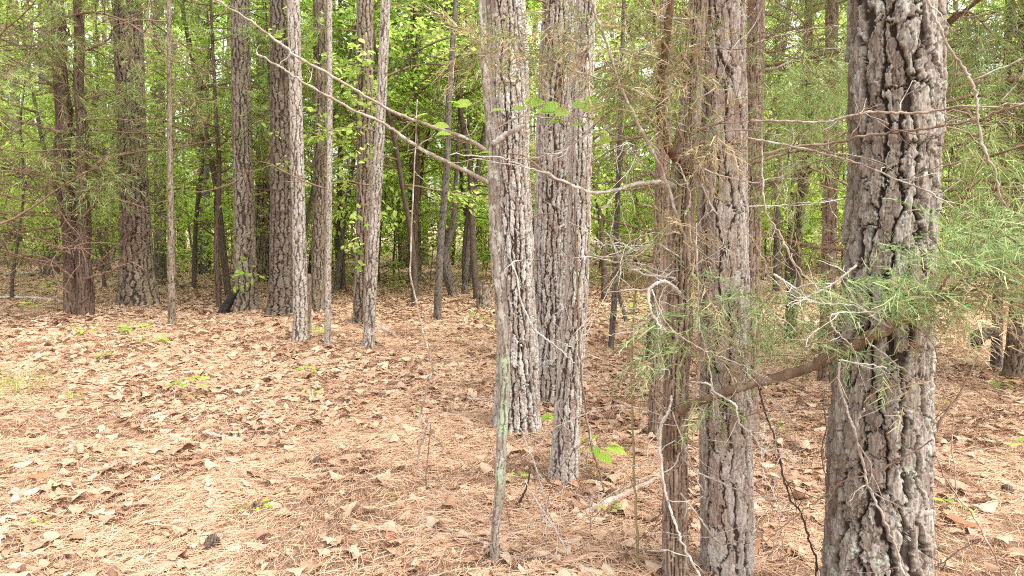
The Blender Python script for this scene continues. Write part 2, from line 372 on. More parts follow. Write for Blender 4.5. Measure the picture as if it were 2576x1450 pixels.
def spray(seed, L=0.17, nb=30, w=0.0013, seg=2, bl=(0.025, 0.06), droop=0.3):
    """a feathery cedar spray: thin twig along +X with many thin scale-leaf branchlets"""
    r = np.random.default_rng(seed); V = []; F = []
    def strip(p, d, l, w0):
        d = unit(d); pts = [p]
        for i in range(seg):
            d = unit(d + np.array([0, 0, -droop * r.uniform(.2, 1)]) / seg + r.normal(0, .10, 3)); pts.append(pts[-1] + d * l / seg)
        side = unit(np.cross(d, r.normal(0, 1, 3))); b = len(V)
        for i, q in enumerate(pts):
            ww = w0 * (1 - 0.6 * i / seg); V.append(q - side * ww); V.append(q + side * ww)
        for i in range(seg): F.append([b + 2 * i, b + 2 * i + 1, b + 2 * i + 3, b + 2 * i + 2])
    p = np.zeros(3); d = np.array([1., 0, 0]); ax = [p]
    for i in range(6): d = unit(d + np.array([0, 0, -.09]) + r.normal(0, .06, 3)); p = p + d * L / 6; ax.append(p)
    ax = np.array(ax)
    strip(ax[0], ax[3] - ax[0], np.linalg.norm(ax[3] - ax[0]), w * 1.1); strip(ax[3], ax[6] - ax[3], np.linalg.norm(ax[6] - ax[3]), w)
    for k in range(nb):
        t = (k + r.uniform(0, 1)) / nb * 5.9; i = int(t); q = ax[i] + (ax[i + 1] - ax[i]) * (t - i)
        a = r.uniform(.35, .95); s = 1 if k % 2 else -1
        dd = np.array([math.cos(a), s * math.sin(a), r.normal(0, .35)])
        strip(q, dd, r.uniform(*bl) * (1.1 - .5 * t / 6), w)
    return np.array(V), [np.array(F)]
SPR_N = [spray(s, .17, 20, .0015, 2, (.025, .06), .4) for s in range(8)]
SPR_M = [spray(20 + s, 0.26, 24, 0.0021, 1, (0.04, 0.10), .35) for s in range(5)]
SPR_F = [spray(40 + s, 0.34, 20, 0.0034, 1, (0.06, 0.15), .35) for s in range(5)]
DRY = [dry_leaf(s) for s in range(14)]
DRYS = [dry_leaf(100 + s, True) for s in range(8)]

def put_sprays(mb, tm, pos, dirs, sc, rng):
    k = len(pos); pick = rng.integers(0, len(tm), k)
    up = np.tile([0, 0, 1.], (k, 1)) + rng.normal(0, .45, (k, 3))
    R = frames(dirs, up)
    for i in range(len(tm)):
        s = pick == i; mb.scatter(tm[i], pos[s], R[s], np.asarray(sc)[s])
def put_leaves(mb, tm, pos, dirs, sc, rng, tilt=.4):
    k = len(pos); up = np.tile([0, 0, 1.], (k, 1)) + rng.normal(0, tilt, (k, 3))
    mb.scatter(tm, pos, frames(dirs, up), sc)
def grow(rng, p, d, L, n=8, wob=.12, sag=0.0):
    P = [np.asarray(p, float)]; d = unit(d)
    for i in range(n):
        d = unit(d + rng.normal(0, wob, 3) + np.array([0, 0, sag])); P.append(P[-1] + d * L / n)
    return np.array(P)

# ------------------------------------------------------------------ ground and its litter
def make_ground():
    ys = np.concatenate([np.linspace(-6, 2, 20), np.linspace(2.1, 14, 160), np.linspace(14.6, 60, 60), [75, 100, 140]])
    xs = np.concatenate([[-120, -80, -50], np.linspace(-36, -8, 56), np.linspace(-7.9, 7.9, 200), np.linspace(8, 36, 56), [50, 80, 120]])
    X, Y = np.meshgrid(xs, ys); V = np.stack([X, Y, gz(X, Y)], -1).reshape(-1, 3); n = len(xs)
    i = np.arange(len(ys) - 1)[:, None] * n; j = np.arange(n - 1)[None]
    mb = MB(); mb.add(V, np.stack([i + j, i + j + 1, i + n + j + 1, i + n + j], -1).reshape(-1, 4))
    o = mb.build('ground', M['ground']); o['kind'] = 'structure'
make_ground()

rng = np.random.default_rng(5)
def fan(n, y0, y1, m=0.78, pad=0.8):
    y = np.sqrt(rng.uniform(y0 * y0, y1 * y1, n)); x = rng.uniform(-1, 1, n) * (y * m + pad)
    return x, y
def make_litter():
    mb = MB()
    for n, y0, y1, tm, s0, s1 in ((13500, 2.2, 7.0, DRY, .045, .115), (30000, 7.0, 15, DRYS, .06, .13), (22000, 15, 27, DRYS, .08, .16)):
        x, y = fan(n, y0, y1)
        keep = (np.sin(x * 1.7 + 1.3 * np.sin(y * .9)) + np.sin(y * 1.3 + x * .6) + rng.normal(0, 1.0, n)) > -0.9
        x, y = x[keep], y[keep]; k = len(x)
        pos = np.stack([x, y, gz(x, y) + rng.uniform(0.0, .022, k)], -1)
        a = rng.uniform(0, 2 * np.pi, k); d = np.stack([np.cos(a), np.sin(a), rng.normal(0, .16, k)], -1)
        up = np.tile([0, 0, 1.], (k, 1)) + rng.normal(0, .2, (k, 3)); up[rng.random(k) < .3] *= np.array([1, 1, -1])
        pos[up[:, 2] < 0, 2] += .02
        R = frames(d, up); sc = rng.uniform(s0, s1, k); pick = rng.integers(0, len(tm), k)
        for i in range(len(tm)):
            s = pick == i; mb.scatter(tm[i], pos[s], R[s], sc[s])
    tag(mb.build('leaf_litter', M['litter']), 'dry brown leaf litter covering the forest floor', 'leaf litter', kind='stuff')
make_litter()
def make_needles():
    mb = MB()
    for n, y0, y1, L, w in ((120000, 2.2, 5.2, .12, .0012), (100000, 5.2, 9.5, .14, .0019), (40000, 9.5, 16, .17, .0036)):
        x, y = fan(n, y0, y1); k = n
        a = 2 * np.pi * vnoise(x * 3 + 50, y * 3 + 50, 3) * 1.5 + rng.normal(0, 1.2, k)
        d = np.stack([np.cos(a), np.sin(a), rng.normal(0, .16, k)], -1); side = unit(np.cross(d, [0, 0, 1.]))
        l = L * rng.uniform(.5, 1.1, k)[:, None]; c = np.stack([x, y, gz(x, y) + rng.uniform(.004, .034, k)], -1)
        bend = side * rng.normal(0, .10, k)[:, None] * l + np.array([0, 0, 1.]) * (rng.uniform(0, .06, k)[:, None] * l)
        p0, p1, p2 = c - d * l / 2, c + bend, c + d * l / 2
        s = (side + np.array([0, 0, .5])) * w
        V = np.stack([p0 - s * .6, p0 + s * .6, p1 - s, p1 + s, p2 - s * .4, p2 + s * .4], 1).reshape(-1, 3)
        b = (np.arange(k) * 6)[:, None]
        mb.add(V, np.concatenate([b + [0, 1, 3, 2], b + [2, 3, 5, 4]]))
    tag(mb.build('fallen_needles', M['needles']), 'reddish tan fallen pine needles matted over the forest floor', 'pine needles', kind='stuff')
make_needles()
def make_dry_leaves():
    kinds = (('dry_tan', 'pale tan curled dry oak leaf lying on the near pine needles', 'pale tan leaves on the near forest floor', 110),
             ('dry_brown', 'mid brown curled dry leaf lying on the near pine needles', 'mid brown leaves on the near forest floor', 70),
             ('dry_red', 'dark russet dry leaf lying on the near pine needles', 'dark russet leaves on the near forest floor', 45))
    for mk, lab, grp, n in kinds:
        proto = []
        for i in range(8):
            b = MB(); b.add(DRY[i][0], *DRY[i][1]); proto.append(b.mesh('dry_leaf', M[mk]))
        x, y = fan(n, 3.0, 6.8, .70, .1)
        for i in range(n):
            o = bpy.data.objects.new('dry_leaf', proto[i % 8]); COL.objects.link(o)
            s = rng.uniform(.085, .15); o.scale = (s, s, s * .8)
            o.location = (x[i], y[i], float(gz(x[i], y[i])) + .012)
            o.rotation_euler = (rng.normal(0, .16), rng.normal(0, .16), rng.uniform(0, 6.28))
            tag(o, lab, 'leaf', grp)
make_dry_leaves()

# ------------------------------------------------------------------ traced trunks
def traced(pts, Y, top=8.5, foot=None):
    """pixel trace (x, y, width), top first -> rows x, y, z, r from the ground up at depth Y"""
    rows = []
    for qx, qy, w in pts[::-1]:
        p = at(qx, qy, Y); rows.append([p[0], p[1], p[2], wq(w, Y)])
    rows = np.array(rows)
    g = float(gz(rows[0, 0], Y))
    if rows[0, 2] > g + .03:                                   # foot below the frame
        t = (rows[0] - rows[1]) / max(rows[1, 2] - rows[0, 2], .05) * (rows[0, 2] - g)
        f = rows[0].copy(); f[0] += t[0]; f[2] = g; f[3] = rows[0, 3] * 1.06; rows = np.vstack([f, rows])
    f = rows[0].copy(); f[2] = min(g, rows[0, 2]) - .12; f[3] *= 1.06; rows = np.vstack([f, rows])
    a, b = rows[-2], rows[-1]
    if b[2] < top:
        e = b + (b - a) / max(b[2] - a[2], .1) * (top - b[2]); e[3] = b[3] * .72; e[1] = b[1]; rows = np.vstack([rows, e])
    return rows
def stubs(rows, parent, n, mat, seed, L=(0.15, 0.9), zr=(0.8, 6), twigs=True):
    r = np.random.default_rng(seed)
    for k in range(n):
        z = r.uniform(*zr); c = np.array([np.interp(z, rows[:, 2], rows[:, i]) for i in (0, 1)]); rr = np.interp(z, rows[:, 2], rows[:, 3])
        a = r.uniform(0, 2 * np.pi); d = np.array([math.cos(a), math.sin(a), r.normal(.05, .25)])
        l = r.uniform(*L); P = grow(r, np.array([c[0], c[1], z]) + d * rr * .6, d, l + rr * .4, 7, .14, -.02)
        mb = MB(); r0 = .006 + .007 * l; mb.tube(P, np.linspace(r0, r0 * .35, 8), 5)
        if twigs and l > .35:
            for q in range(int(l * 5)):
                i = r.integers(2, 7); dd = unit(P[i] - P[i - 1]) + r.normal(0, .6, 3)
                mb.tube(grow(r, P[i], dd, l * r.uniform(.2, .5), 5, .16), np.linspace(r0 * .45, r0 * .15, 6), 3)
        mb.build('dead_branch', mat, parent)
PIXM = K / FPX
def tree(name, label, cat, pts, mat, Y=None, group=None, pw=.045, ph=.10, depth=.014, seed=1, px=1.0, top=8.5, flare=.18, fibre=0., lobes=.08, nst=4, stub_mat='brown_twig', zr=(1, 6), stub_L=(.15, .9), gap=.26, rgh=.13):
    if Y is None: Y = float(base(pts[-1][0], pts[-1][1])[1])
    rows = traced(pts, Y, top)
    res = max(.0028, Y / FPX * px)
    rm = float(rows[:, 3].mean())
    n = int(np.clip(2 * math.pi * rm / res, 20, 420))
    t = thing(name, label, cat, (rows[1, 0], rows[1, 1], float(gz(rows[1, 0], rows[1, 1]))), group)
    mb, at_ = bark_trunk(rows, n, res * 1.3, pw, ph, depth, seed, fibre, flare, lobes, gap, rgh)
    mb.build('trunk', M[mat], t, attrs=at_)
    if nst: stubs(rows, t, nst, M[stub_mat], seed + 3, stub_L, zr)
    return t, rows, Y
T = {}
T['big'] = tree('pine_tree', 'thickest pine at the right with deep craggy grey bark plates', 'tree', [(2256, 0, 212), (2250, 400, 206), (2232, 700, 212), (2215, 1000, 236), (2204, 1450, 264)], 'pine_near', 2.55, None, .056, .16, .026, 11, .7, 6, .0, .05, .06, 2, gap=.30, rgh=.07)
T['p12'] = tree('pine_tree', 'grey flaky pine beside the shreddy brown cedar trunk, its foot below the frame', 'tree', [(1815, 0, 113), (1817, 600, 123), (1827, 1200, 134), (1829, 1450, 136)], 'pine_flaky', 2.95, None, .045, .19, .014, 12, .7, 6, .0, .05, .06, 2, gap=.20, rgh=.07)
T['p9'] = tree('pine_tree', 'pinkish plated pine standing behind the thin lichen sapling', 'tree', [(1268, 0, 104), (1288, 400, 88), (1296, 650, 92), (1302, 900, 100), (1304, 1070, 108)], 'pine_mid', None, None, .038, .20, .024, 13, .6, 7, 0.25, .0, .08, 2, gap=.36)
T['p10'] = tree('pine_tree', 'plated pine rising between two others, partly hidden by the thinner one in front', 'tree', [(1406, 0, 82), (1390, 400, 84), (1382, 800, 84), (1380, 1005, 88)], 'pine_mid', None, None, .038, .20, .022, 14, .6, 8, 0.3, .0, .08, 2, gap=.38)
T['p11'] = tree('pine_tree', 'slender grey pine standing in front of the two plated pines', 'tree', [(1474, 0, 50), (1460, 400, 56), (1452, 700, 58), (1430, 1000, 64), (1420, 1200, 70)], 'pine_mid', None, None, .026, .13, .010, 15, .6, 7, 0.22, .0, .06, 2, gap=.30)
T['p1'] = tree('pine_tree', 'stout brown pine with flared foot behind the forked cedar at left', 'tree', [(320, 0, 66), (335, 400, 66), (342, 600, 74), (346, 775, 84)], 'pine_brown', None, None, .07, .17, .028, 21, .6, 9, 0.5, .0, .08, 5, gap=.42)
T['p2'] = tree('pine_tree', 'brown pine just behind the dark leaning snag', 'tree', [(604, 0, 44), (608, 300, 46), (616, 600, 52), (622, 780, 54)], 'pine_mid_b', None, None, .065, .17, .024, 22, .6, 9, 0.35, .0, .08, 5, gap=.42)
T['p2b'] = tree('pine_tree', 'greyish pine set back between the snag pine and the paired pines', 'tree', [(664, 0, 34), (664, 300, 36), (660, 710, 44)], 'pine_brown', None, None, .065, .17, .024, 23, .6, 10, 0.3, .0, .08, 3, gap=.42)
T['p3'] = tree('pine_tree', 'dark straight pine touching the pale thinner pine before it', 'tree', [(706, 0, 50), (707, 400, 52), (706, 785, 58)], 'pine_dark', None, None, .065, .17, .026, 24, .6, 9, 0.3, .0, .06, 4, gap=.42)
T['p4'] = tree('pine_tree', 'pale scaly pine overlapping a darker pine on its left', 'tree', [(738, 0, 30), (748, 400, 32), (755, 700, 34), (756, 855, 37)], 'pine_pale', None, None, .045, .12, .012, 25, .6, 8, 0.2, .0, .05, 2, gap=.42)
T['p5'] = tree('pine_tree', 'straight reddish grey pine behind a very thin pale stem', 'tree', [(805, 0, 33), (806, 400, 33), (800, 780, 37)], 'pine_brown', None, None, .055, .14, .015, 26, .6, 9, 0.25, .0, .05, 4, gap=.42)
T['p6'] = tree('sapling', 'very thin pale stem standing in front of the reddish grey pine', 'tree', [(829, 0, 13), (829, 400, 14), (824, 870, 16)], 'pine_pale', None, None, .02, .05, .004, 27, .9, 7, .1, .0, .05, 4)
T['p7'] = tree('pine_tree', 'brown pine with a leafy green vine climbing its upper trunk', 'tree', [(918, 0, 40), (918, 300, 38), (912, 600, 36), (907, 810, 36)], 'pine_brown', None, None, .055, .16, .020, 28, .6, 9, 0.25, .0, .06, 2, gap=.42)
T['p8'] = tree('pine_tree', 'slim pale pine leaning right across the vine covered trunk', 'tree', [(971, 0, 23), (957, 300, 25), (943, 550, 28), (926, 875, 30)], 'pine_pale', None, None, .04, .08, .008, 29, .6, 7, .06, .0, .05, 2, gap=.42)
T['t1'] = tree('pine_tree', 'dark trunk farther back, left of the forked cedar', 'tree', [(112, 0, 30), (118, 350, 32), (130, 690, 36)], 'dark_bark', None, None, .05, .1, .012, 31, 1, 9, .1, nst=4)
T['t3'] = tree('cedar_tree', 'dark straight trunk standing right of the stout flared pine', 'tree', [(398, 0, 25), (402, 400, 27), (403, 700, 29)], 'dark_bark', None, None, .03, .2, .010, 32, 1, 9, .1, nst=6)
T['t4'] = tree('sapling', 'thin brown pole standing in front of the leaf floor at left', 'tree', [(424, 0, 10), (428, 400, 14), (433, 820, 20)], 'pine_brown', None, None, .02, .12, .005, 33, 1, 8, .1, nst=9, zr=(.7, 5))
T['t5'] = tree('pine_tree', 'dark lone trunk back in the gap between pole and snag', 'tree', [(512, 0, 20), (515, 360, 22), (518, 690, 26)], 'dark_bark', None, None, .04, .1, .010, 34, 1, 9, .1, nst=6)
T['t8'] = tree('hardwood_tree', 'thin dark curving hardwood with mossy foot in the open middle', 'tree', [(1150, -40, 13), (1130, 250, 15), (1124, 420, 16), (1108, 620, 18), (1100, 805, 19)], 'dark_bark', None, None, .02, .06, .004, 35, 1, 6.5, .1, nst=9, zr=(1.4, 6), stub_mat='dark_twig', stub_L=(.4, 1.6))
T['t7'] = tree('hardwood_tree', 'thin dark leaning stem just left of the vine covered pine', 'tree', [(930, 100, 9), (890, 400, 11), (865, 560, 13), (846, 735, 14)], 'dark_bark', None, None, .03, .1, .004, 36, 1, 7, .1, nst=6, stub_mat='dark_twig', stub_L=(.4, 1.4))
T['t9'] = tree('hardwood_tree', 'dark stem leaning right behind the leaf floor near the centre', 'tree', [(1215, 350, 12), (1190, 500, 14), (1176, 640, 15), (1168, 740, 16)], 'dark_bark', None, None, .03, .1, .004, 37, 1, 6, .1, nst=6, stub_mat='dark_twig', stub_L=(.4, 1.4))
T['t10'] = tree('hardwood_tree', 'short crooked dark trunk with a swollen bend near the centre', 'tree', [(1150, 400, 10), (1140, 560, 15), (1120, 640, 22), (1128, 700, 24), (1140, 745, 24)], 'dark_bark', None, None, .03, .1, .006, 38, 1, 5, .1, nst=5, stub_mat='dark_twig', stub_L=(.4, 1.2))
T['t11'] = tree('pine_tree', 'dim brown pine far back behind the pale dangling stem', 'tree', [(1046, 0, 26), (1044, 400, 28), (1044, 706, 32)], 'pine_brown', None, None, .05, .1, .012, 39, 1, 9, .1, nst=3)
T['t12'] = tree('hardwood_tree', 'thin dark sapling standing right of the pine trio', 'tree', [(1560, 300, 11), (1552, 560, 14), (1546, 740, 16), (1536, 880, 15)], 'dark_bark', None, None, .02, .08, .004, 40, 1, 5, .1, nst=5, stub_mat='dark_twig', stub_L=(.3, 1.0))
T['t13'] = tree('hardwood_tree', 'thin prop-like stem leaning against the dark sapling', 'tree', [(1548, 690, 10), (1560, 750, 10), (1576, 812, 11)], 'dark_bark', None, None, .02, .08, .003, 41, 1, .9, .05, nst=0)
T['c2b'] = tree('cedar_tree', 'slim shaggy grey-brown cedar trunk tight behind the red-brown cedar', 'tree', [(1680, 0, 34), (1668, 400, 36), (1660, 720, 38), (1648, 1100, 38)], 'cedar_bark', None, None, .014, .22, .010, 42, .9, 7, .05, .25, .2, 5, stub_mat='tan_twig')
T['c3'] = tree('cedar_tree', 'brown stringy cedar trunk visible just right of the flaky pine', 'tree', [(1903, -20, 38), (1898, 300, 40), (1890, 700, 42), (1885, 1000, 44)], 'cedar_bark', 4.9, None, .014, .22, .010, 43, .9, 7, .05, .25, .2, 6, stub_mat='tan_twig')
T['c4'] = tree('cedar_tree', 'reddish cedar trunk seen through sprays left of the thickest pine', 'tree', [(2094, -20, 30), (2090, 400, 33), (2084, 700, 36), (2080, 880, 38)], 'cedar_bark', 6.6, None, .016, .25, .010, 44, 1, 8, .05, .25, .2, 8, stub_mat='brown_twig')
T['r1'] = tree('pine_tree', 'brown pine trunk standing at the right edge of the view', 'tree', [(2590, 0, 46), (2580, 500, 48), (2566, 800, 50), (2553, 950, 56)], 'pine_brown', None, None, .04, .1, .010, 45, 1, 7, .1, nst=2)
T['r2'] = tree('hardwood_tree', 'dark mossy post-like trunk with a low black limb near the right edge', 'tree', [(2520, 500, 20), (2512, 700, 23), (2508, 830, 25), (2505, 930, 26)], 'dark_bark', None, None, .03, .1, .006, 46, 1, 6, .1, nst=3, stub_mat='dark_twig')
mb = MB(); Yr = T['r2'][2]
P = catmull([at(2512, 835, Yr), at(2490, 838, Yr - .1), at(2468, 842, Yr - .2), at(2455, 858, Yr - .25), at(2456, 880, Yr - .25)], 16)
mb.tube(P, np.interp(np.linspace(0, 1, 16), [0, .3, .7, 1], [.045, .055, .07, .035]), 9); mb.build('black_limb', M['dark_twig'], T['r2'][0])
T['d1'] = tree('hardwood_tree', 'dark trunk deep in shade behind the flaky pine, nearer of a pair', 'tree', [(1956, 200, 15), (1955, 530, 16), (1952, 735, 17)], 'dark_bark', None, None, .04, .1, .006, 47, 1, 8, .1, nst=3, stub_mat='dark_twig')
T['d2'] = tree('hardwood_tree', 'dark leaning trunk deep in shade behind the flaky pine, thinner of a pair', 'tree', [(2010, 300, 12), (1994, 500, 14), (1980, 720, 15)], 'dark_bark', None, None, .04, .1, .006, 48, 1, 8, .1, nst=3, stub_mat='dark_twig')
T['e0'] = tree('pine_tree', 'brown trunk cut by the left edge of the view', 'tree', [(4, 0, 34), (6, 300, 36), (10, 665, 38)], 'pine_brown', None, None, .05, .1, .010, 49, 1, 9, .1, nst=3)
T['e1'] = tree('pine_tree', 'grey trunk second from the left edge, far behind fallen limbs', 'tree', [(30, 0, 26), (34, 300, 28), (38, 672, 32)], 'dark_bark', None, None, .05, .1, .010, 50, 1, 9, .1, nst=3)
T['e2'] = tree('sapling', 'slim straight stem far back behind the forked cedar base', 'tree', [(262, 0, 11), (262, 300, 12), (264, 690, 13)], 'pine_brown', None, None, .03, .1, .004, 51, 1, 8, .1, nst=3)
T['e3'] = tree('sapling', 'slim grey stem left of the dark lone trunk', 'tree', [(497, 200, 12), (500, 450, 14), (501, 688, 15)], 'pine_brown', None, None, .03, .1, .004, 52, 1, 8, .1, nst=3)
T['st'] = tree('tree_stump', 'short ragged brown stub beside the pale scaly pine', 'stump', [(778, 690, 10), (778, 760, 11), (777, 842, 12)], 'cedar_bark', None, None, .02, .1, .006, 53, 1, .55, .1, nst=0)
T['st2'] = tree('tree_stump', 'squat grey brown stump on the leaf floor left of the lichen sapling', 'stump', [(1216, 735, 32), (1217, 755, 36), (1218, 775, 40)], 'pine_brown', None, None, .03, .08, .02, 54, 1, .42, .1, nst=0)

# dark leaning snag with a tuft of green leaves
Ys = float(base(560, 790)[1])
sn = thing('snag', 'dark charred leaning snag with a green leaf tuft before the brown pine', 'snag', base(560, 790))
rows = [[*at(x, y, Ys + k * .04)[:3], wq(w, Ys)] for k, (x, y, w) in enumerate([(553, 800, 30), (573, 765, 28), (602, 728, 27), (625, 695, 25), (636, 668, 22)])]
mb, a_ = bark_trunk(rows, 40, .012, .03, .1, .010, 61); mb.build('trunk', M['charred'], sn, attrs=a_)
mb = MB(); P = catmull([at(634, 680, Ys + .12), at(632, 655, Ys + .1), at(624, 640, Ys + .05), at(612, 634, Ys)], 10); mb.tube(P, np.linspace(.05, .03, 10), 8); mb.build('broken_top', M['pine_brown'], sn)
mb = MB(); n = 26; c = at(615, 695, Ys - .15); pos = c + rng.normal(0, 1, (n, 3)) * [.12, .08, .10]; d = rng.normal(0, 1, (n, 3)) + [0, -.3, .2]
put_leaves(mb, LEAF8, pos, d, rng.uniform(.07, .12, n), rng); mb.build('leaves', M['leaf_lime'], sn)

# ------------------------------------------------------------------ thin lichen sapling with two long bare boughs
YS = 3.0
S1, rowsS, _ = tree('sapling', 'thin crooked lichen-spotted sapling in front of the pinkish plated pine', 'tree',
    [(1212, -60, 17), (1213, 60, 18), (1219, 180, 20), (1231, 300, 23), (1240, 440, 26), (1243, 540, 28), (1249, 640, 30), (1262, 800, 31), (1270, 960, 27), (1262, 1100, 28), (1256, 1250, 26), (1246, 1330, 22), (1243, 1450, 23)],
    'lichen_bark', YS, None, .03, .09, .003, 71, .9, 4.5, .0, .0, .12, 0)
def bough(parent, pts, Y0, Y1, mat, name='branch', seed=0, twig=0, tl=(.06, .22), sides=6, jit=.003):
    r = np.random.default_rng(seed + 900); k = len(pts); thin = .78 if name in ('branch', 'stem', 'side_twig') else (.86 if name == 'long_bough' else 1.0)
    A = np.array([[*at(x, y, Y0 + (Y1 - Y0) * i / (k - 1)), wq(w, Y0 + (Y1 - Y0) * i / (k - 1)) * thin] for i, (x, y, w) in enumerate(pts)])
    n = max(12, k * 6); C = catmull(A, n); tl_ = np.linspace(0, k - 1, n); C = .45 * C + .55 * np.stack([np.interp(tl_, np.arange(k), A[:, q]) for q in range(4)], -1); C[:, :3] += r.normal(0, jit, (n, 3)) * np.linspace(.3, 1, n)[:, None]
    mb = MB(); rad = np.maximum(C[:, 3], .0010) * (1 + r.normal(0, .10, n)); mb.tube(C[:, :3], rad, sides)
    for t in range(twig):
        i = r.integers(2, n - 2); d = unit(C[i + 1, :3] - C[i - 1, :3]) * r.uniform(.3, 1) + r.normal(0, .6, 3); l = r.uniform(*tl)
        Pt = grow(r, C[i, :3], d, l, 6, .2); mb.tube(Pt, np.linspace(min(.003, C[i, 3] * .6), .0009, 7), 4)
        if l > .12:
            mb.tube(grow(r, Pt[3], d + r.normal(0, .7, 3), l * .5, 4, .2), np.linspace(.0014, .0007, 5), 3)
    mb.build(name, M[mat], parent)
    return C[:, :3]
bough(S1, [(1236, 462, 14), (1140, 415, 12), (1060, 375, 11), (1000, 335, 10), (960, 308, 9), (860, 262, 8), (760, 205, 7), (700, 165, 6), (645, 132, 5)], 3.0, 3.1, 'tan_twig', seed=1, twig=8)
bough(S1, [(1234, 385, 16), (1180, 352, 12), (1110, 325, 11), (1020, 295, 10), (940, 255, 9), (850, 200, 9), (760, 150, 8), (680, 90, 7), (620, 45, 6), (530, -8, 5)], 3.0, 2.9, 'tan_twig', seed=2, twig=10)
bough(S1, [(1242, 360, 15), (1275, 338, 14), (1318, 316, 11)], 2.98, 2.9, 'pale_twig', 'broken_stub', 3)
bough(S1, [(1240, 330, 6), (1290, 300, 5), (1328, 290, 5), (1378, 297, 5), (1492, 298, 4), (1540, 292, 3)], 3.0, 2.9, 'tan_twig', seed=4, twig=8)
bough(S1, [(1215, 70, 10), (1228, 20, 9), (1240, -30, 8)], 3.0, 2.95, 'lichen_bark', seed=5)
mb = MB(); LP = [(1188, 260), (1042, 297), (1092, 315), (1125, 255), (1285, 275), (1348, 280), (1352, 260), (1438, 263), (1488, 267), (1372, 300), (1438, 317), (1538, 345), (1135, 337), (1508, 253), (1320, 262), (1390, 282), (1465, 275), (1410, 262), (1240, 385), (1270, 276), (1500, 330)]
pos = np.array([at(x, y, 2.92 + .1 * rng.random()) for x, y in LP]); d = np.stack([rng.choice([-1, 1], len(LP)), rng.normal(-.3, .4, len(LP)), rng.normal(-.1, .2, len(LP))], -1)
upv = rng.normal(0, .45, (len(LP), 3)) + [0, -.75, .55]
mb.scatter(LEAF8, pos, frames(d, upv), rng.uniform(.055, .095, len(LP))); mb.build('leaves', M['leaf_lime'], S1)

# leafy vine on the brown pine
Yv = T['p7'][2] - .25
vn = thing('vine', 'green leafy vine climbing the brown pine at middle left', 'vine', (*at(908, 700, Yv)[:2], 0))
P = bough(vn, [(912, 800, 5), (922, 600, 5), (905, 450, 5), (925, 250, 5), (915, 100, 4)], Yv + .12, Yv + .12, 'brown_twig', 'stem', 8)
mb = MB(); cs = [(905, 150, 26, 40), (920, 215, 40, 34), (915, 250, 30, 26), (895, 330, 20, 12), (900, 385, 22, 14), (925, 395, 14, 8), (903, 545, 16, 10), (905, 610, 18, 14), (915, 660, 10, 8), (965, 540, 14, 8), (925, 310, 14, 8)]
pos = np.concatenate([at(x, y, Yv - .05) + rng.normal(0, 1, (n, 3)) * [s * PIXM * Yv, .10, s * PIXM * Yv] for x, y, s, n in cs])
d = rng.normal(0, 1, pos.shape) * [1, 1, .5] + [0, -.4, -.4]; put_leaves(mb, LEAF8, pos, d, rng.uniform(.07, .13, len(pos)), rng, .7); mb.build('leaves', M['leaf_bright'], vn)

# ------------------------------------------------------------------ foreground cedar
YC = 2.85
C2, rowsC, _ = tree('cedar_tree', 'red-brown shreddy cedar trunk with a long bough reaching across the thickest pine', 'tree',
    [(1762, -60, 42), (1748, 120, 46), (1735, 300, 52), (1722, 450, 58), (1714, 600, 62), (1710, 800, 66), (1702, 1000, 62), (1700, 1200, 62), (1702, 1450, 66)],
    'cedar_bark', YC, None, .012, .25, .012, 81, .9, 4.5, .0, .25, .25, 0)
mb = MB(); r = np.random.default_rng(82)                                   # peeling strips
for k in range(90):
    z = r.uniform(.1, 2.9); a = r.uniform(0, 2 * math.pi); c = [np.interp(z, rowsC[:, 2], rowsC[:, i]) for i in (0, 1, 3)]
    n_ = np.array([math.cos(a), math.sin(a), 0]); s_ = np.array([-math.sin(a), math.cos(a), 0]) * r.uniform(.002, .006); L = r.uniform(.06, .22); up = r.choice([-1, 1])
    tt = np.linspace(0, 1, 5); Pp = np.array([c[0], c[1], z]) + n_ * (c[2] * .96 + (tt ** 2 * r.uniform(.005, .03))[:, None]) + np.array([0, 0, up * L]) * tt[:, None]
    V = np.concatenate([Pp - s_, Pp + s_]); mb.add(V, [[i, i + 1, i + 6, i + 5] for i in range(4)])
mb.build('peeling_bark', M['cedar_bark'], C2)
bough(C2, [(1692, -60, 15), (1684, 40, 17), (1672, 130, 18), (1660, 260, 19), (1665, 320, 19), (1680, 370, 20), (1705, 405, 21), (1728, 440, 24)], 2.72, 2.80, 'red_limb', 'dark_limb', 11, sides=8)
TB = bough(C2, [(1712, 1030, 30), (1745, 1015, 25), (1790, 1000, 24), (1850, 978, 26), (1947, 952, 28), (2017, 930, 29), (2084, 903, 30), (2140, 876, 30), (2184, 850, 31), (2237, 820, 32), (2300, 790, 32), (2344, 762, 26), (2417, 735, 20), (2494, 722, 15), (2620, 680, 10)], 2.80, 2.15, 'cedar_limb', 'long_bough', 12, 16, (.1, .35), 10, .0035)
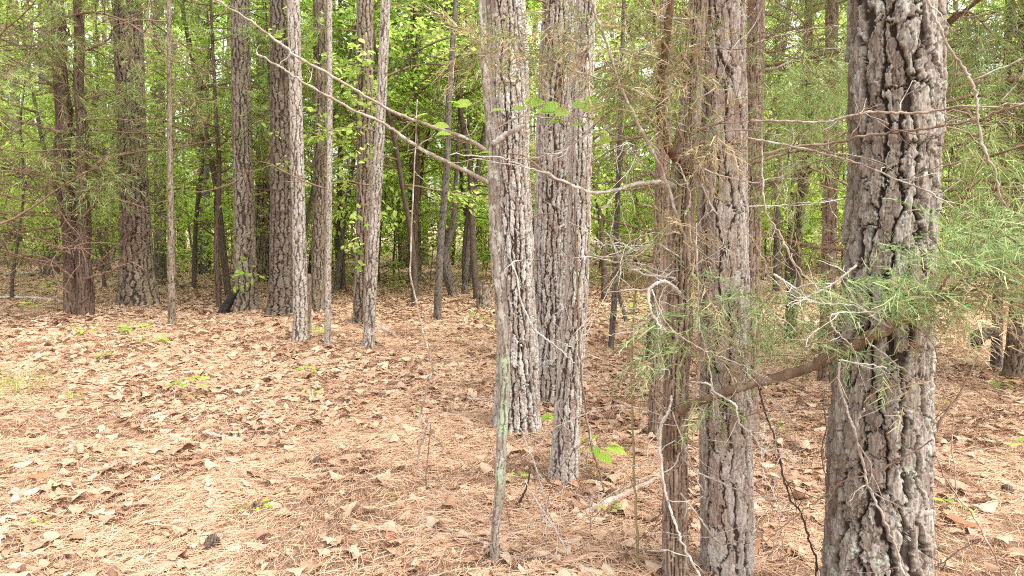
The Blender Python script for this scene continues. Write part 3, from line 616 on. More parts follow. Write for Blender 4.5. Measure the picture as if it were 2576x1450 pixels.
CB = [
 ([(1700, 470, 16), (1670, 458, 14), (1600, 463, 13), (1560, 475, 12), (1500, 487, 11), (1440, 465, 8), (1370, 435, 7), (1300, 413, 6), (1250, 393, 5), (1130, 390, 3)], 2.8, 2.7, 'pale_twig', 6),
 ([(1665, 330, 6), (1548, 217, 6), (1508, 297, 6), (1475, 337, 6), (1439, 367, 6), (1405, 387, 6), (1378, 387, 5), (1342, 397, 5), (1318, 400, 4)], 2.75, 2.7, 'tan_twig', 5),
 ([(1736, 671, 8), (1731, 623, 9), (1709, 560, 9), (1686, 487, 10), (1658, 413, 10), (1607, 315, 11), (1556, 210, 10), (1522, 100, 9), (1499, 43, 8), (1485, -30, 7)], 2.76, 2.6, 'tan_twig', 4),
 ([(1652, 257, 7), (1618, 237, 7), (1552, 210, 7), (1492, 193, 6), (1445, 180, 6), (1392, 150, 5), (1318, 127, 4)], 2.7, 2.7, 'tan_twig', 7),
 ([(1714, 740, 11), (1695, 721, 12), (1670, 708, 12), (1648, 715, 11), (1632, 728, 10), (1633, 769, 11), (1644, 794, 9), (1660, 820, 8), (1676, 832, 7)], 2.78, 2.6, 'pale_twig', 4),
 ([(1690, 996, 9), (1684, 1030, 10), (1663, 1073, 11), (1660, 1126, 10), (1666, 1193, 10), (1673, 1233, 9), (1683, 1273, 9), (1703, 1329, 8), (1717, 1366, 8), (1770, 1470, 7)], 2.78, 2.5, 'pale_twig', 6),
 ([(1640, 728, 5), (1652, 760, 5), (1668, 800, 5), (1700, 840, 4), (1780, 885, 4), (1850, 910, 4), (1930, 950, 3)], 2.62, 2.5, 'tan_twig', 4),
 ([(1692, 1036, 5), (1702, 1068, 5), (1720, 1110, 5), (1745, 1180, 4), (1770, 1240, 3)], 2.7, 2.6, 'tan_twig', 3),
 ([(1819, 724, 5), (1807, 772, 6), (1784, 826, 7), (1768, 883, 7), (1753, 972, 7), (1740, 1020, 7), (1711, 1087, 6)], 2.62, 2.72, 'tan_twig', 3),
 ([(1752, 560, 4), (1752, 629, 5), (1756, 756, 5), (1759, 823, 6), (1775, 864, 5), (1787, 928, 5), (1794, 1010, 4), (1800, 1080, 3)], 2.6, 2.6, 'tan_twig', 3),
 ([(1740, 960, 6), (1784, 966, 7), (1797, 986, 7), (1847, 1016, 7), (1860, 1066, 6), (1890, 1093, 6), (1924, 1136, 6), (1960, 1129, 5), (1994, 1146, 4)], 2.65, 2.5, 'pale_twig', 7),
 ([(1712, 1150, 6), (1764, 1193, 6), (1860, 1233, 5), (1897, 1246, 5), (1984, 1263, 3)], 2.75, 2.55, 'tan_twig', 4),
 ([(1712, 1240, 7), (1757, 1299, 6), (1797, 1356, 6), (1820, 1369, 5), (1850, 1363, 5), (1897, 1353, 4), (1950, 1343, 3)], 2.75, 2.5, 'tan_twig', 4),
 ([(1715, 650, 6), (1650, 610, 6), (1600, 630, 6), (1560, 610, 5), (1520, 615, 4), (1490, 605, 3)], 2.8, 2.75, 'pale_twig', 8),
 ([(1700, 700, 6), (1620, 690, 6), (1570, 660, 6), (1545, 620, 5), (1530, 590, 3)], 2.8, 2.75, 'pale_twig', 9),
 ([(1690, 1020, 6), (1650, 975, 6), (1600, 920, 6), (1550, 885, 4)], 2.8, 2.75, 'brown_twig', 3),
 ([(1690, 1005, 5), (1650, 1008, 4), (1610, 1020, 3)], 2.8, 2.75, 'brown_twig', 2),
 ([(1690, 823, 6), (1640, 825, 5), (1590, 835, 4), (1528, 843, 3)], 2.8, 2.75, 'pale_twig', 2),
 ([(1760, 525, 6), (1775, 500, 7), (1770, 460, 7), (1745, 425, 6), (1725, 370, 5), (1700, 300, 5), (1680, 260, 4)], 2.7, 2.7, 'brown_twig', 5),
 ([(1722, 540, 6), (1735, 515, 5), (1737, 490, 5), (1725, 450, 5), (1703, 405, 4)], 2.7, 2.7, 'pale_twig', 3),
 ([(1765, 460, 6), (1785, 510, 5), (1815, 560, 5), (1825, 600, 5), (1835, 660, 4), (1836, 720, 3)], 2.65, 2.65, 'tan_twig', 3),
 ([(1770, 425, 5), (1815, 443, 5), (1850, 450, 5), (1900, 460, 4), (1960, 445, 4), (2010, 420, 3)], 2.6, 2.6, 'tan_twig', 5),
 ([(1725, 345, 6), (1770, 325, 6), (1830, 300, 5), (1870, 270, 4)], 2.7, 2.6, 'brown_twig', 5),
]
for i, (pts, a, b, m, tw) in enumerate(CB): bough(C2, pts, a, b, m, 'branch', 30 + i, tw, sides=6)

# boughs of the stringy cedar that cross the thickest pine
C3 = T['c3'][0]
CB3 = [
 ([(1890, 303, 8), (1984, 305, 8), (2077, 308, 8), (2117, 297, 8), (2190, 283, 9), (2264, 285, 8), (2350, 280, 8), (2404, 267, 7), (2500, 267, 6), (2620, 250, 5)], 2.5, 2.15, 'tan_twig', 8),
 ([(1884, 405, 10), (1924, 388, 10), (2000, 370, 10), (2084, 362, 9), (2150, 347, 9), (2250, 333, 9), (2350, 320, 8), (2450, 303, 7), (2517, 280, 6), (2620, 255, 5)], 2.55, 2.1, 'cedar_limb', 8),
 ([(1884, 416, 9), (1930, 400, 9), (1990, 384, 7), (2040, 378, 5)], 2.6, 2.45, 'cedar_limb', 4),
 ([(1877, 347, 7), (1950, 360, 7), (2034, 377, 7), (2100, 393, 7), (2184, 420, 6), (2250, 450, 6), (2334, 480, 6), (2400, 523, 5), (2450, 560, 4)], 2.5, 2.2, 'tan_twig', 9),
 ([(1915, 320, 5), (1918, 420, 5), (1920, 483, 6), (1927, 536, 6), (1957, 580, 6), (1984, 633, 6), (2004, 673, 5), (2050, 716, 4)], 2.5, 2.4, 'tan_twig', 5),
 ([(1940, -20, 6), (1950, 0, 6), (2000, 33, 6), (2030, 73, 5), (2022, 130, 4), (2018, 180, 3)], 2.9, 2.8, 'brown_twig', 4),
 ([(1897, 110, 6), (1960, 90, 6), (2030, 75, 5), (2110, 65, 3)], 4.2, 4.0, 'tan_twig', 5),
 ([(1880, 520, 5), (1950, 518, 5), (2030, 515, 4), (2120, 500, 3)], 3.2, 3.2, 'pale_twig', 6),
 ([(1947, 690, 8), (1985, 715, 7), (2027, 743, 6)], 2.4, 2.35, 'pale_twig', 4),
 ([(2154, 668, 8), (2110, 705, 8), (2070, 730, 7), (2037, 743, 6), (1990, 770, 4)], 2.25, 2.3, 'pale_twig', 4),
 ([(1885, 590, 5), (1905, 625, 5), (1925, 660, 5), (1935, 710, 4), (1938, 760, 3)], 2.6, 2.6, 'tan_twig', 3),
]
def wild_twigs(root, rows, n, zr, L, seed, mats, rad=.0028, fwd=.5):
    r = np.random.default_rng(seed)
    for k in range(n):
        z = r.uniform(*zr); c = [np.interp(z, rows[:, 2], rows[:, i]) for i in (0, 1, 3)]; a = r.choice([0, math.pi]) + r.normal(0, .55); l = r.uniform(*L)
        d = np.array([math.cos(a), -abs(math.sin(a)) * fwd, r.normal(.05, .4)]); P = grow(r, [c[0], c[1] - c[2] * .7, z], d, l, 12, .22, -.03)
        b = MB(); b.tube(P, np.linspace(rad, rad * .3, 13), 5)
        for q in range(int(2 + l * 7)):
            i = r.integers(2, 12); S = grow(r, P[i], unit(P[i] - P[i - 1]) * .5 + r.normal(0, .6, 3), l * r.uniform(.12, .45), 7, .25, -.05); b.tube(S, np.linspace(rad * .5, .0006, 8), 4)
            if l > .4: b.tube(grow(r, S[3], unit(S[4] - S[3]) + r.normal(0, .7, 3), l * .14, 4, .25), np.linspace(rad * .3, .0006, 5), 3)
        b.build('branch', M[mats[k % len(mats)]], root)
wild_twigs(C2, rowsC, 34, (.35, 2.5), (.25, .8), 951, ('tan_twig', 'brown_twig', 'pale_twig'))
wild_twigs(C3, T['c3'][1], 20, (.7, 3.0), (.4, 1.1), 952, ('tan_twig', 'brown_twig'), .0045)
wild_twigs(T['c2b'][0], T['c2b'][1], 18, (.6, 3.0), (.4, 1.1), 953, ('tan_twig', 'brown_twig'), .0045)
root3 = at(1892, 360, 4.85)
for i, (pts, a, b, m, tw) in enumerate(CB3): bough(C3, pts, a, b, m, 'branch', 60 + i, tw)
CBL = [
 ([(2240, 825, 6), (2150, 770, 6), (2060, 763, 4), (1990, 745, 3)], 2.22, 2.25, 'pale_twig', 5),
 ([(2237, 800, 5), (2217, 786, 5), (2134, 785, 5), (2090, 793, 5), (2104, 836, 4), (2144, 866, 3)], 2.2, 2.2, 'pale_twig', 4),
 ([(2110, 906, 6), (2160, 914, 5), (2230, 923, 4)], 2.2, 2.15, 'pale_twig', 2),
 ([(2184, 863, 5), (2230, 895, 5), (2284, 940, 5), (2324, 963, 4), (2350, 990, 3)], 2.2, 2.15, 'tan_twig', 3),
 ([(2344, 762, 8), (2370, 720, 8), (2410, 660, 7), (2500, 590, 5), (2600, 540, 4)], 2.18, 2.05, 'brown_twig', 8),
 ([(2370, 755, 8), (2430, 700, 8), (2500, 690, 8), (2576, 660, 7), (2640, 640, 5)], 2.18, 2.05, 'cedar_limb', 8),
 ([(2400, 745, 6), (2450, 690, 6), (2520, 650, 5), (2600, 600, 4)], 2.18, 2.1, 'tan_twig', 8),
 ([(2344, 770, 6), (2340, 830, 6), (2325, 880, 5), (2310, 930, 4)], 2.18, 2.15, 'tan_twig', 3),
]
for i, (pts, a, b, m, tw) in enumerate(CBL): bough(C2, pts, a, b, m, 'branch', 90 + i, tw)

def spray_cloud(mb, specs, tm, sc, seed, face=0.0):
    """specs: (qx, qy, depth, spread in pixels x, y, count, lean x)"""
    r = np.random.default_rng(seed)
    for qx, qy, Y, sx, sy, n, lean in specs:
        pos = at(qx, qy, Y) + r.normal(0, 1, (n, 3)) * [sx * PIXM * Y, .05 + sx * PIXM * Y * .25, sy * PIXM * Y]
        d = r.normal(0, .55, (n, 3)) + [lean, -.15, -.25]
        put_sprays(mb, tm, pos, d, r.uniform(.7, 1.2, n) * sc, r)
mb = MB()
spray_cloud(mb, [(1720, 850, 2.72, 35, 40, 12, -.6), (1800, 750, 2.74, 60, 28, 20, .5), (1850, 780, 2.72, 60, 34, 20, .6), (1960, 775, 2.62, 70, 34, 34, .6), (2010, 800, 2.58, 60, 34, 28, .4),
    (2120, 725, 2.3, 50, 18, 14, .5), (2200, 730, 2.24, 70, 22, 26, .7), (2290, 720, 2.2, 60, 28, 30, .8), (2380, 670, 2.15, 60, 40, 30, .9), (2430, 600, 2.12, 70, 45, 40, .6), (2520, 640, 2.12, 60, 60, 38, .5), (2560, 560, 2.12, 40, 40, 26, .5),
    (2130, 885, 2.36, 14, 16, 9, .0), (1775, 1015, 2.66, 22, 16, 10, .2), (1640, 820, 2.66, 25, 40, 12, -.4), (1670, 870, 2.7, 30, 40, 12, -.3), (1900, 870, 2.9, 80, 36, 18, .2)], SPR_N, 1.0, 101)
mb.build('green_sprays', M['cedar_fresh'], C2, smooth=False)
mb = MB()
spray_cloud(mb, [(1790, 340, 2.65, 30, 18, 9, .3), (1775, 290, 2.7, 30, 20, 6, .2), (1700, 240, 2.72, 60, 60, 20, -.3), (1620, 180, 2.72, 60, 60, 15, -.5), (1560, 130, 2.7, 60, 60, 12, -.5), (1715, 120, 2.75, 30, 70, 12, .0), (1640, 40, 2.72, 90, 40, 15, 0),
    (1400, 110, 2.75, 50, 35, 13, -.6), (1320, 120, 2.75, 50, 40, 13, -.6), (1250, 95, 2.75, 40, 30, 12, -.6), (1660, 560, 2.75, 40, 80, 11, -.3), (1590, 240, 2.75, 60, 60, 12, -.4), (1520, 60, 2.75, 50, 30, 7, -.4)], SPR_N, 1.15, 102)
mb.build('olive_sprays', M['cedar_olive'], C2, smooth=False)
mb = MB()
spray_cloud(mb, [(1180, 100, 2.75, 45, 24, 12, -.7), (1225, 120, 2.75, 24, 26, 7, -.3), (1370, 160, 2.75, 15, 50, 9, 0), (1490, 130, 2.75, 14, 40, 7, 0), (1795, 365, 2.62, 20, 14, 14, .1), (1400, 80, 2.75, 40, 30, 10, -.2), (1690, 150, 2.7, 60, 80, 22, -.2), (1610, 120, 2.7, 40, 50, 10, -.2),
    (2350, 800, 2.2, 26, 34, 12, .3), (2400, 740, 2.18, 70, 24, 16, .5), (2480, 720, 2.15, 60, 36, 18, .3), (1900, 830, 2.85, 90, 34, 18, .1), (2060, 800, 2.6, 40, 30, 9, .1), (1820, 830, 2.7, 40, 30, 8, .1), (2330, 900, 2.22, 12, 36, 5, 0), (2480, 800, 2.15, 12, 36, 6, 0), (1740, 640, 2.74, 30, 60, 10, 0)], SPR_N, 1.1, 103)
mb.build('dead_sprays', M['cedar_dry'], C2, smooth=False)
mb = MB()
spray_cloud(mb, [(2030, 150, 3.6, 60, 30, 34, .4), (2110, 190, 3.2, 50, 30, 34, .5), (2060, 230, 3.4, 60, 30, 40, .2), (1980, 260, 3.5, 60, 30, 36, -.2), (2140, 250, 3.1, 30, 30, 14, .5), (1960, 200, 3.8, 40, 40, 24, .0), (2000, 330, 3.5, 70, 40, 34, 0), (1960, 430, 3.8, 60, 50, 34, 0), (2040, 470, 3.8, 40, 60, 26, 0)], SPR_M, .62, 104)
mb.build('green_sprays', M['cedar_green'], C3, smooth=False)

# ------------------------------------------------------------------ whole cedars with their haze of fine twigs
def cedar_boughs(root, rows, seed, n, zr, L, tm, sc, mats, per=26, az=None, bare=.25, limb='brown_twig'):
    r = np.random.default_rng(seed); fg = {m: MB() for m in mats}; tw = MB()
    for k in range(n):
        z = zr[0] + (zr[1] - zr[0]) * (k + r.random()) / n
        a = r.uniform(*az) if az else r.uniform(0, 2 * math.pi)
        c = [np.interp(z, rows[:, 2], rows[:, i]) for i in (0, 1, 3)]
        l = r.uniform(*L); d = np.array([math.cos(a), math.sin(a), r.normal(.12, .22)])
        P = grow(r, [c[0], c[1], z], d, l, 9, .13, .0); r0 = .006 + .006 * l
        b = MB(); b.tube(P, np.linspace(r0, r0 * .2, 10), 5)
        pts = []; ds = []
        for q in range(int(6 + l * 7)):
            i = r.integers(2, 10); dd = unit(P[i] - P[i - 1]) + r.normal(0, .6, 3); S = grow(r, P[i], dd, l * r.uniform(.15, .42), 5, .2, -.05)
            b.tube(S, np.linspace(r0 * .35, r0 * .1, 6), 3)
            for s in S[2:]: pts.append(s); ds.append(S[-1] - S[0])
        b.build('branch', M[limb], root)
        if r.random() > bare and z > zr[0] + .35:
            pts = np.array(pts); ds = unit(np.array(ds)); pk = r.integers(0, len(pts), per)
            m = mats[r.choice(len(mats), p=[.7, .3] if len(mats) == 2 else None)]
            put_sprays(fg[m], tm, pts[pk] + r.normal(0, .06, (per, 3)), ds[pk] + r.normal(0, .45, (per, 3)) + [0, 0, -.25], r.uniform(.7, 1.25, per) * sc, r)
    for m, nm in zip(mats, ('foliage', 'dead_foliage')):
        if fg[m].n: fg[m].build(nm, M[m], root, smooth=False)

YL = float(base(200, 795)[1])
CL, rA, _ = tree('cedar_tree', 'forked twin-stemmed brown cedar with hazy olive foliage at left', 'tree', [(142, -30, 28), (150, 90, 34), (152, 180, 31), (163, 300, 36), (158, 390, 34), (170, 480, 36), (174, 560, 34), (184, 640, 40), (188, 740, 46), (200, 795, 60)], 'cedar_far', YL, None, .03, .3, .014, 111, .9, 7, .15, .2, .3, 0)
rB = traced([(193, -30, 20), (199, 100, 24), (196, 220, 23), (206, 330, 26), (202, 450, 30), (211, 560, 31), (207, 640, 36), (214, 720, 40), (212, 795, 46)], YL - .12, 7)
mb, a_ = bark_trunk(rB, 60, .016, .03, .3, .014, 112, .2, .15, .3); mb.build('second_stem', M['cedar_far'], CL, attrs=a_)
for i, (pts, w) in enumerate([([(196, 560), (240, 515), (290, 500), (360, 520), (430, 500)], 10), ([(206, 705), (270, 685), (330, 660), (370, 680)], 9), ([(160, 165), (135, 120), (105, 90), (60, 50), (20, 12)], 13), ([(206, 130), (240, 118), (275, 95), (285, 70), (330, 45), (370, 10)], 10),
        ([(155, 335), (110, 320), (60, 308), (-10, 298)], 13), ([(165, 530), (110, 500), (60, 470), (-10, 460)], 7), ([(180, 640), (120, 610), (60, 590), (-10, 570)], 8), ([(185, 700), (120, 650), (60, 640), (-10, 650)], 7), ([(205, 480), (280, 470), (330, 440), (380, 400)], 7), ([(205, 300), (270, 300), (330, 300), (420, 300)], 8), ([(160, 200), (125, 160), (90, 140), (60, 130)], 8)]):
    bough(CL, [(x, y, w * (1 - .75 * k / (len(pts) - 1))) for k, (x, y) in enumerate(pts)], YL - .15, YL - .6, 'brown_twig', 'branch', 130 + i, 14, (.2, .7), 6, .012)
cedar_boughs(CL, rA, 113, 36, (1.2, 6.2), (1.0, 2.6), SPR_F, 1.0, ['cedar_green', 'cedar_olive'], 42, None, .15)

cedar_boughs(CL, rA, 117, 22, (.5, 2.4), (.7, 2.2), SPR_F, 1.0, ['cedar_olive'], 6, None, 1.0)
# more cedars that stand behind the pines and close the right side
def cedar(label, qx, Y, seed, h=7, r0=.09, n=40, L=(.9, 2.2), tm=None, mats=('cedar_green', 'cedar_olive'), per=34, z0=1.0, group=None, bare=.2):
    x = float(at(qx, 600, Y)[0]); g = float(gz(x, Y)); r = np.random.default_rng(seed)
    rows = np.array([[x + r.normal(0, .03) + .02 * k, Y, g - .1 + (h + .1) * k / 6, r0 * (1 - .12 * k)] for k in range(7)])
    t = thing('cedar_tree', label, 'tree', (x, Y, g), group)
    mb, a_ = bark_trunk(rows, 36, .03, .02, .25, .01, seed, .25, .1, .25); mb.build('trunk', M['cedar_far'], t, attrs=a_)
    cedar_boughs(t, rows, seed + 1, n, (z0, h - .3), L, tm or SPR_F, 1.0, list(mats), per, None, bare)
    return t
cedar('bushy olive cedar behind the thickest pine, filling the upper right corner', 2310, 5.0, 201, 5.5, .06, 60, (.9, 2.2), SPR_M, ('cedar_green', 'cedar_olive'), 70, 1.2)
cedar('green feathery cedar past the right edge trunk', 2690, 6.0, 202, 6, .08, 54, (1., 2.4), SPR_F, ('cedar_green', 'cedar_olive'), 50, 1.3)
cedar('olive cedar between the flaky pine and the thickest pine, set well back', 2000, 8.5, 203, 6, .07, 34, (.9, 2.0), SPR_F, ('cedar_green', 'cedar_olive'), 40, 1.9)
cedar('thin sparse cedar between the dark lone trunk and the snag', 540, 11.5, 204, 6.5, .045, 30, (.9, 2.0), SPR_F, ('cedar_green', 'cedar_olive'), 44, 1.7)
cedar('bare twiggy cedar behind the pine trio, brown lower twigs', 1640, 7.5, 205, 6, .06, 34, (.8, 1.7), SPR_F, ('cedar_olive', 'cedar_dry'), 30, .9, None, .5)
cedar('dark cedar behind the slim leaning pine, crown spreading over the middle', 1040, 13.5, 206, 7, .07, 34, (1, 2.2), SPR_F, ('cedar_green', 'cedar_olive'), 36, 2.4)
cedar('sparse cedar behind the left edge with drooping brown twigs', -60, 9.5, 207, 6.5, .08, 30, (1, 2.4), SPR_F, ('cedar_olive', 'cedar_green'), 26, 1.0)
cedar('grey green cedar behind the reddish grey pine', 860, 15, 208, 7.5, .08, 30, (1, 2.2), SPR_F, ('cedar_green', 'cedar_olive'), 34, 3.0)

# ------------------------------------------------------------------ hanging and standing thin stems in front
def stem(name, label, cat, pts, Y0, Y1, mat, seed, tw=3, group=None, extra=()):
    lo = pts[-1]; p = at(lo[0], lo[1], Y1)
    t = thing(name, label, cat, (p[0], p[1], float(gz(p[0], p[1]))), group)
    bough(t, pts, Y0, Y1, mat, 'stem', seed, tw)
    for i, (q, a, b, m) in enumerate(extra): bough(t, q, a, b, m, 'side_twig', seed + 40 + i, 1)
    return t
stem('vine', 'bare tan vine hanging down past the right side of the thickest pine', 'vine', [(2326, -30, 9), (2340, 20, 9), (2357, 60, 9), (2390, 123, 9), (2434, 183, 10), (2454, 233, 10), (2459, 293, 10), (2477, 383, 9), (2507, 443, 8), (2530, 520, 6)], 2.2, 2.1, 'tan_twig', 301, 4)
stem('vine', 'slender tan vine slanting over the lower bark of the thickest pine', 'vine', [(2111, 912, 8), (2111, 966, 8), (2137, 1049, 9), (2154, 1099, 9), (2174, 1173, 9), (2184, 1223, 9), (2214, 1283, 9), (2237, 1343, 8), (2258, 1386, 8), (2278, 1470, 9)], 2.28, 2.26, 'tan_twig', 302, 4, None,
     [([(2154, 1073, 7), (2160, 1050, 8), (2174, 1026, 6)], 2.28, 2.2, 'pale_twig')])
stem('vine', 'thin brown vine sloping left off the lower bark of the thickest pine', 'vine', [(2345, 1105, 5), (2321, 1123, 5), (2264, 1156, 6), (2217, 1183, 6), (2177, 1196, 6), (2111, 1213, 5), (2071, 1249, 5), (2017, 1286, 5), (1950, 1339, 4), (1904, 1393, 4)], 2.25, 2.5, 'brown_twig', 303, 4)
stem('twig_stem', 'dark kinked bare stem standing between the flaky pine and the thickest pine', 'stem', [(1905, 960, 5), (1914, 1000, 6), (1931, 1056, 6), (1957, 1126, 6), (1967, 1186, 7), (1987, 1253, 7), (2017, 1293, 7), (2031, 1346, 7), (2051, 1399, 7), (2054, 1480, 7)], 2.75, 2.75, 'dark_twig', 304, 5)
stem('twig_stem', 'forked brown stem standing close right of the thickest pine', 'stem', [(2475, 860, 4), (2440, 940, 6), (2408, 1000, 8), (2364, 1060, 9), (2351, 1100, 9), (2347, 1166, 9), (2338, 1233, 8), (2338, 1300, 8), (2334, 1480, 8)], 2.5, 2.55, 'brown_twig', 305, 3, None,
     [([(2353, 1080, 5), (2341, 1040, 5), (2331, 1000, 4), (2318, 960, 3)], 2.53, 2.45, 'brown_twig')])
stem('twig_stem', 'long pale bare stem sloping down to the lower right corner', 'stem', [(2340, 1110, 4), (2354, 1146, 5), (2384, 1216, 5), (2451, 1303, 5), (2504, 1400, 5), (2530, 1470, 5)], 2.6, 2.75, 'tan_twig', 306, 4)
stem('twig_stem', 'thin arched brown stem low at the right, bending over needles', 'stem', [(2451, 1366, 4), (2425, 1378, 5), (2401, 1393, 6), (2344, 1436, 6), (2325, 1470, 6)], 2.9, 2.9, 'dark_twig', 307, 2)
stem('twig_stem', 'thin olive green stem standing straight between pine trio and cedar', 'stem', [(1625, 540, 4), (1614, 620, 5), (1600, 720, 6), (1590, 830, 6), (1589, 1000, 7), (1593, 1150, 7), (1600, 1300, 8), (1603, 1480, 8)], 2.95, 2.95, 'olive_stem', 308, 4)
stem('twig_stem', 'thin crooked dead stem left of the lichen sapling', 'stem', [(1050, 250, 3), (1045, 380, 4), (1038, 510, 5), (1032, 683, 6), (1052, 783, 6), (1075, 873, 6), (1088, 926, 6), (1075, 975, 6), (1058, 1043, 6), (1072, 1075, 6), (1056, 1130, 6), (1046, 1208, 6)], 4.1, 4.12, 'tan_twig', 309, 6)
stem('vine', 'pale bare vine draped over the pinkish pine down to the slender one', 'vine', [(1300, 655, 4), (1288, 663, 6), (1302, 700, 6), (1307, 750, 6), (1325, 793, 6), (1342, 830, 6), (1378, 856, 6), (1412, 883, 5), (1445, 916, 4)], 3.9, 3.75, 'pale_twig', 310, 3)
stem('vine', 'reddish thin vine running down the right side of the slender pine', 'vine', [(1446, 480, 4), (1448, 580, 5), (1452, 683, 6), (1455, 800, 6), (1464, 963, 6), (1486, 1113, 6), (1513, 1210, 6), (1527, 1275, 6)], 3.85, 3.75, 'brown_twig', 311, 4)
stem('twig_stem', 'pale bare whip leaning in front of the slender pine foot', 'stem', [(1309, 1076, 4), (1325, 1118, 5), (1342, 1160, 5), (1366, 1233, 5), (1379, 1300, 5), (1377, 1416, 4)], 3.2, 3.2, 'pale_twig', 312, 5)
stem('twig_stem', 'pale bare whip curving down toward the bottom edge near the centre', 'stem', [(1322, 1210, 3), (1352, 1266, 5), (1393, 1326, 6), (1426, 1393, 6), (1458, 1460, 6)], 3.05, 3.0, 'pale_twig', 313, 5)
stem('twig_stem', 'dark brown stick propped beside the lichen sapling foot', 'stick', [(1335, 1180, 5), (1325, 1225, 7), (1309, 1260, 9), (1290, 1283, 9), (1272, 1303, 8)], 3.5, 3.7, 'dark_twig', 314, 6)
stem('twig_stem', 'thin upright dead whip in the middle of the leaf floor', 'stem', [(1085, 1060, 3), (1078, 1130, 4), (1074, 1190, 4), (1068, 1250, 4)], 3.9, 3.9, 'brown_twig', 315, 2)
stem('twig_stem', 'knee-high bare whip left of the thickest pine base', 'stem', [(2075, 985, 3), (2071, 1020, 4), (2079, 1073, 5), (2066, 1133, 5), (2075, 1190, 4)], 3.6, 3.6, 'dark_twig', 316, 2)
stem('twig_stem', 'wispy bare stem in the open floor at far right', 'stem', [(2400, 1040, 3), (2395, 1130, 4), (2405, 1230, 4), (2392, 1330, 4)], 3.6, 3.6, 'tan_twig', 317, 3)

rw = np.random.default_rng(333)
for k in range(16):
    qx = rw.uniform(1280, 1640) if k < 11 else rw.uniform(1910, 2060); qy = rw.uniform(1180, 1440); p = base(qx, qy); h = rw.uniform(.25, .8)
    t = thing('twig_stem', 'wispy bare dead whip rising from needles between the lichen sapling and the thickest pine', 'stem', p, 'wispy dead whips in the foreground')
    P = grow(rw, p - [0, 0, .02], [rw.normal(0, .35), rw.normal(0, .2), 1], h, 10, .14, -.03); b = MB(); b.tube(P, np.linspace(.0026, .0008, 11), 5)
    for q in range(4):
        i = rw.integers(3, 10); b.tube(grow(rw, P[i], unit(P[i] - P[i - 1]) + rw.normal(0, .6, 3), h * rw.uniform(.15, .4), 6, .2), np.linspace(.0014, .0006, 7), 4)
    b.build('stem', M[('tan_twig', 'brown_twig', 'pale_twig')[k % 3]], t)

# ------------------------------------------------------------------ fallen wood
def fallen(name, label, pts, mat, seed, tw=0, group=None, lift=.5):
    A = []
    for x, y, w in pts:
        p = base(x, y); rr = wq(w, p[1]); A.append([p[0], p[1], p[2] + .012 + rr * lift, rr])
    A = np.array(A); n = len(A) * 6; C = catmull(A, n); r = np.random.default_rng(seed)
    C[:, :3] += r.normal(0, .003, (n, 3)); mb = MB(); mb.tube(C[:, :3], C[:, 3] * (1 + r.normal(0, .06, n)), 8)
    for k in range(tw):
        i = r.integers(1, n - 1); mb.tube(grow(r, C[i, :3], r.normal(0, 1, 3) * [1, 1, .3] + [0, 0, .15], r.uniform(.08, .4), 5, .2, -.05), np.linspace(C[i, 3] * .4, .0012, 6), 4)
    o = mb.build(name, M[mat], None, loc=A[0, :3]); tag(o, label, 'branch' if name == 'fallen_branch' else 'stick', group)
fallen('fallen_branch', 'peeling fallen branch lying right of the slender pine foot', [(1453, 1313, 20), (1526, 1276, 20), (1593, 1243, 17), (1656, 1213, 14)], 'pink_log', 401, 4)
fallen('fallen_stick', 'long grey stick along the bottom edge right of the sapling', [(1206, 1424, 7), (1276, 1416, 8), (1342, 1411, 9), (1409, 1418, 9), (1493, 1433, 9), (1593, 1448, 8)], 'grey_stick', 402, 3)
fallen('fallen_stick', 'thin pale stick on needles left of the sapling foot', [(1039, 1350, 4), (1100, 1357, 5), (1159, 1356, 5), (1232, 1350, 4)], 'pale_twig', 403, 2)
fallen('fallen_stick', 'short brown stick touching the foot of the pinkish pine', [(1172, 1008, 8), (1239, 1013, 8)], 'grey_stick', 404)
fallen('fallen_stick', 'brown stick lying left of the pinkish pine foot', [(1072, 1010, 6), (1105, 1012, 7), (1148, 1017, 6)], 'brown_twig', 405, 2)
fallen('fallen_stick', 'stubby grey forked stick on the left needle floor', [(360, 1069, 7), (384, 1053, 9), (440, 1040, 7)], 'grey_stick', 406, 2)
fallen('fallen_stick', 'flat pale wood scrap below the forked grey stick', [(516, 1098, 9), (575, 1106, 9)], 'pale_twig', 407)
fallen('fallen_stick', 'grey stick lying at the left edge near the bottom', [(-10, 1290, 10), (40, 1285, 9), (77, 1296, 7)], 'grey_stick', 408, 2)
fallen('fallen_stick', 'long tan stick in the lower left corner', [(50, 1443, 6), (133, 1413, 7), (200, 1392, 5)], 'tan_twig', 409, 1)
fallen('fallen_stick', 'dark stick just right of the slim leaning pine foot', [(942, 820, 8), (965, 833, 8), (995, 845, 6)], 'grey_stick', 410)
fallen('fallen_branch', 'bleached fallen limb behind the forked cedar at left edge', [(10, 694, 6), (70, 690, 7), (135, 687, 6)], 'pale_twig', 411, 3)
fallen('fallen_branch', 'long bleached limb lying left of the forked cedar foot', [(-10, 752, 7), (83, 753, 8), (165, 762, 6)], 'pale_twig', 412, 8)
fallen('fallen_branch', 'short dark limb lying right of the flared pine foot', [(388, 710, 9), (425, 720, 8), (467, 724, 6)], 'dark_twig', 413, 4)
fallen('fallen_stick', 'crooked grey stick standing out of needles near the bottom centre', [(1062, 1310, 7), (1085, 1335, 8), (1098, 1350, 6), (1100, 1372, 4)], 'grey_stick', 414, 1)
fallen('fallen_stick', 'long thin brown stick across the floor left of the pinkish pine', [(830, 905, 4), (900, 908, 5), (980, 912, 4)], 'brown_twig', 415, 2)
fallen('fallen_stick', 'slender brown stick lying between the flaky and thickest pines', [(1975, 1178, 5), (2030, 1186, 6), (2080, 1206, 5)], 'brown_twig', 416, 3)
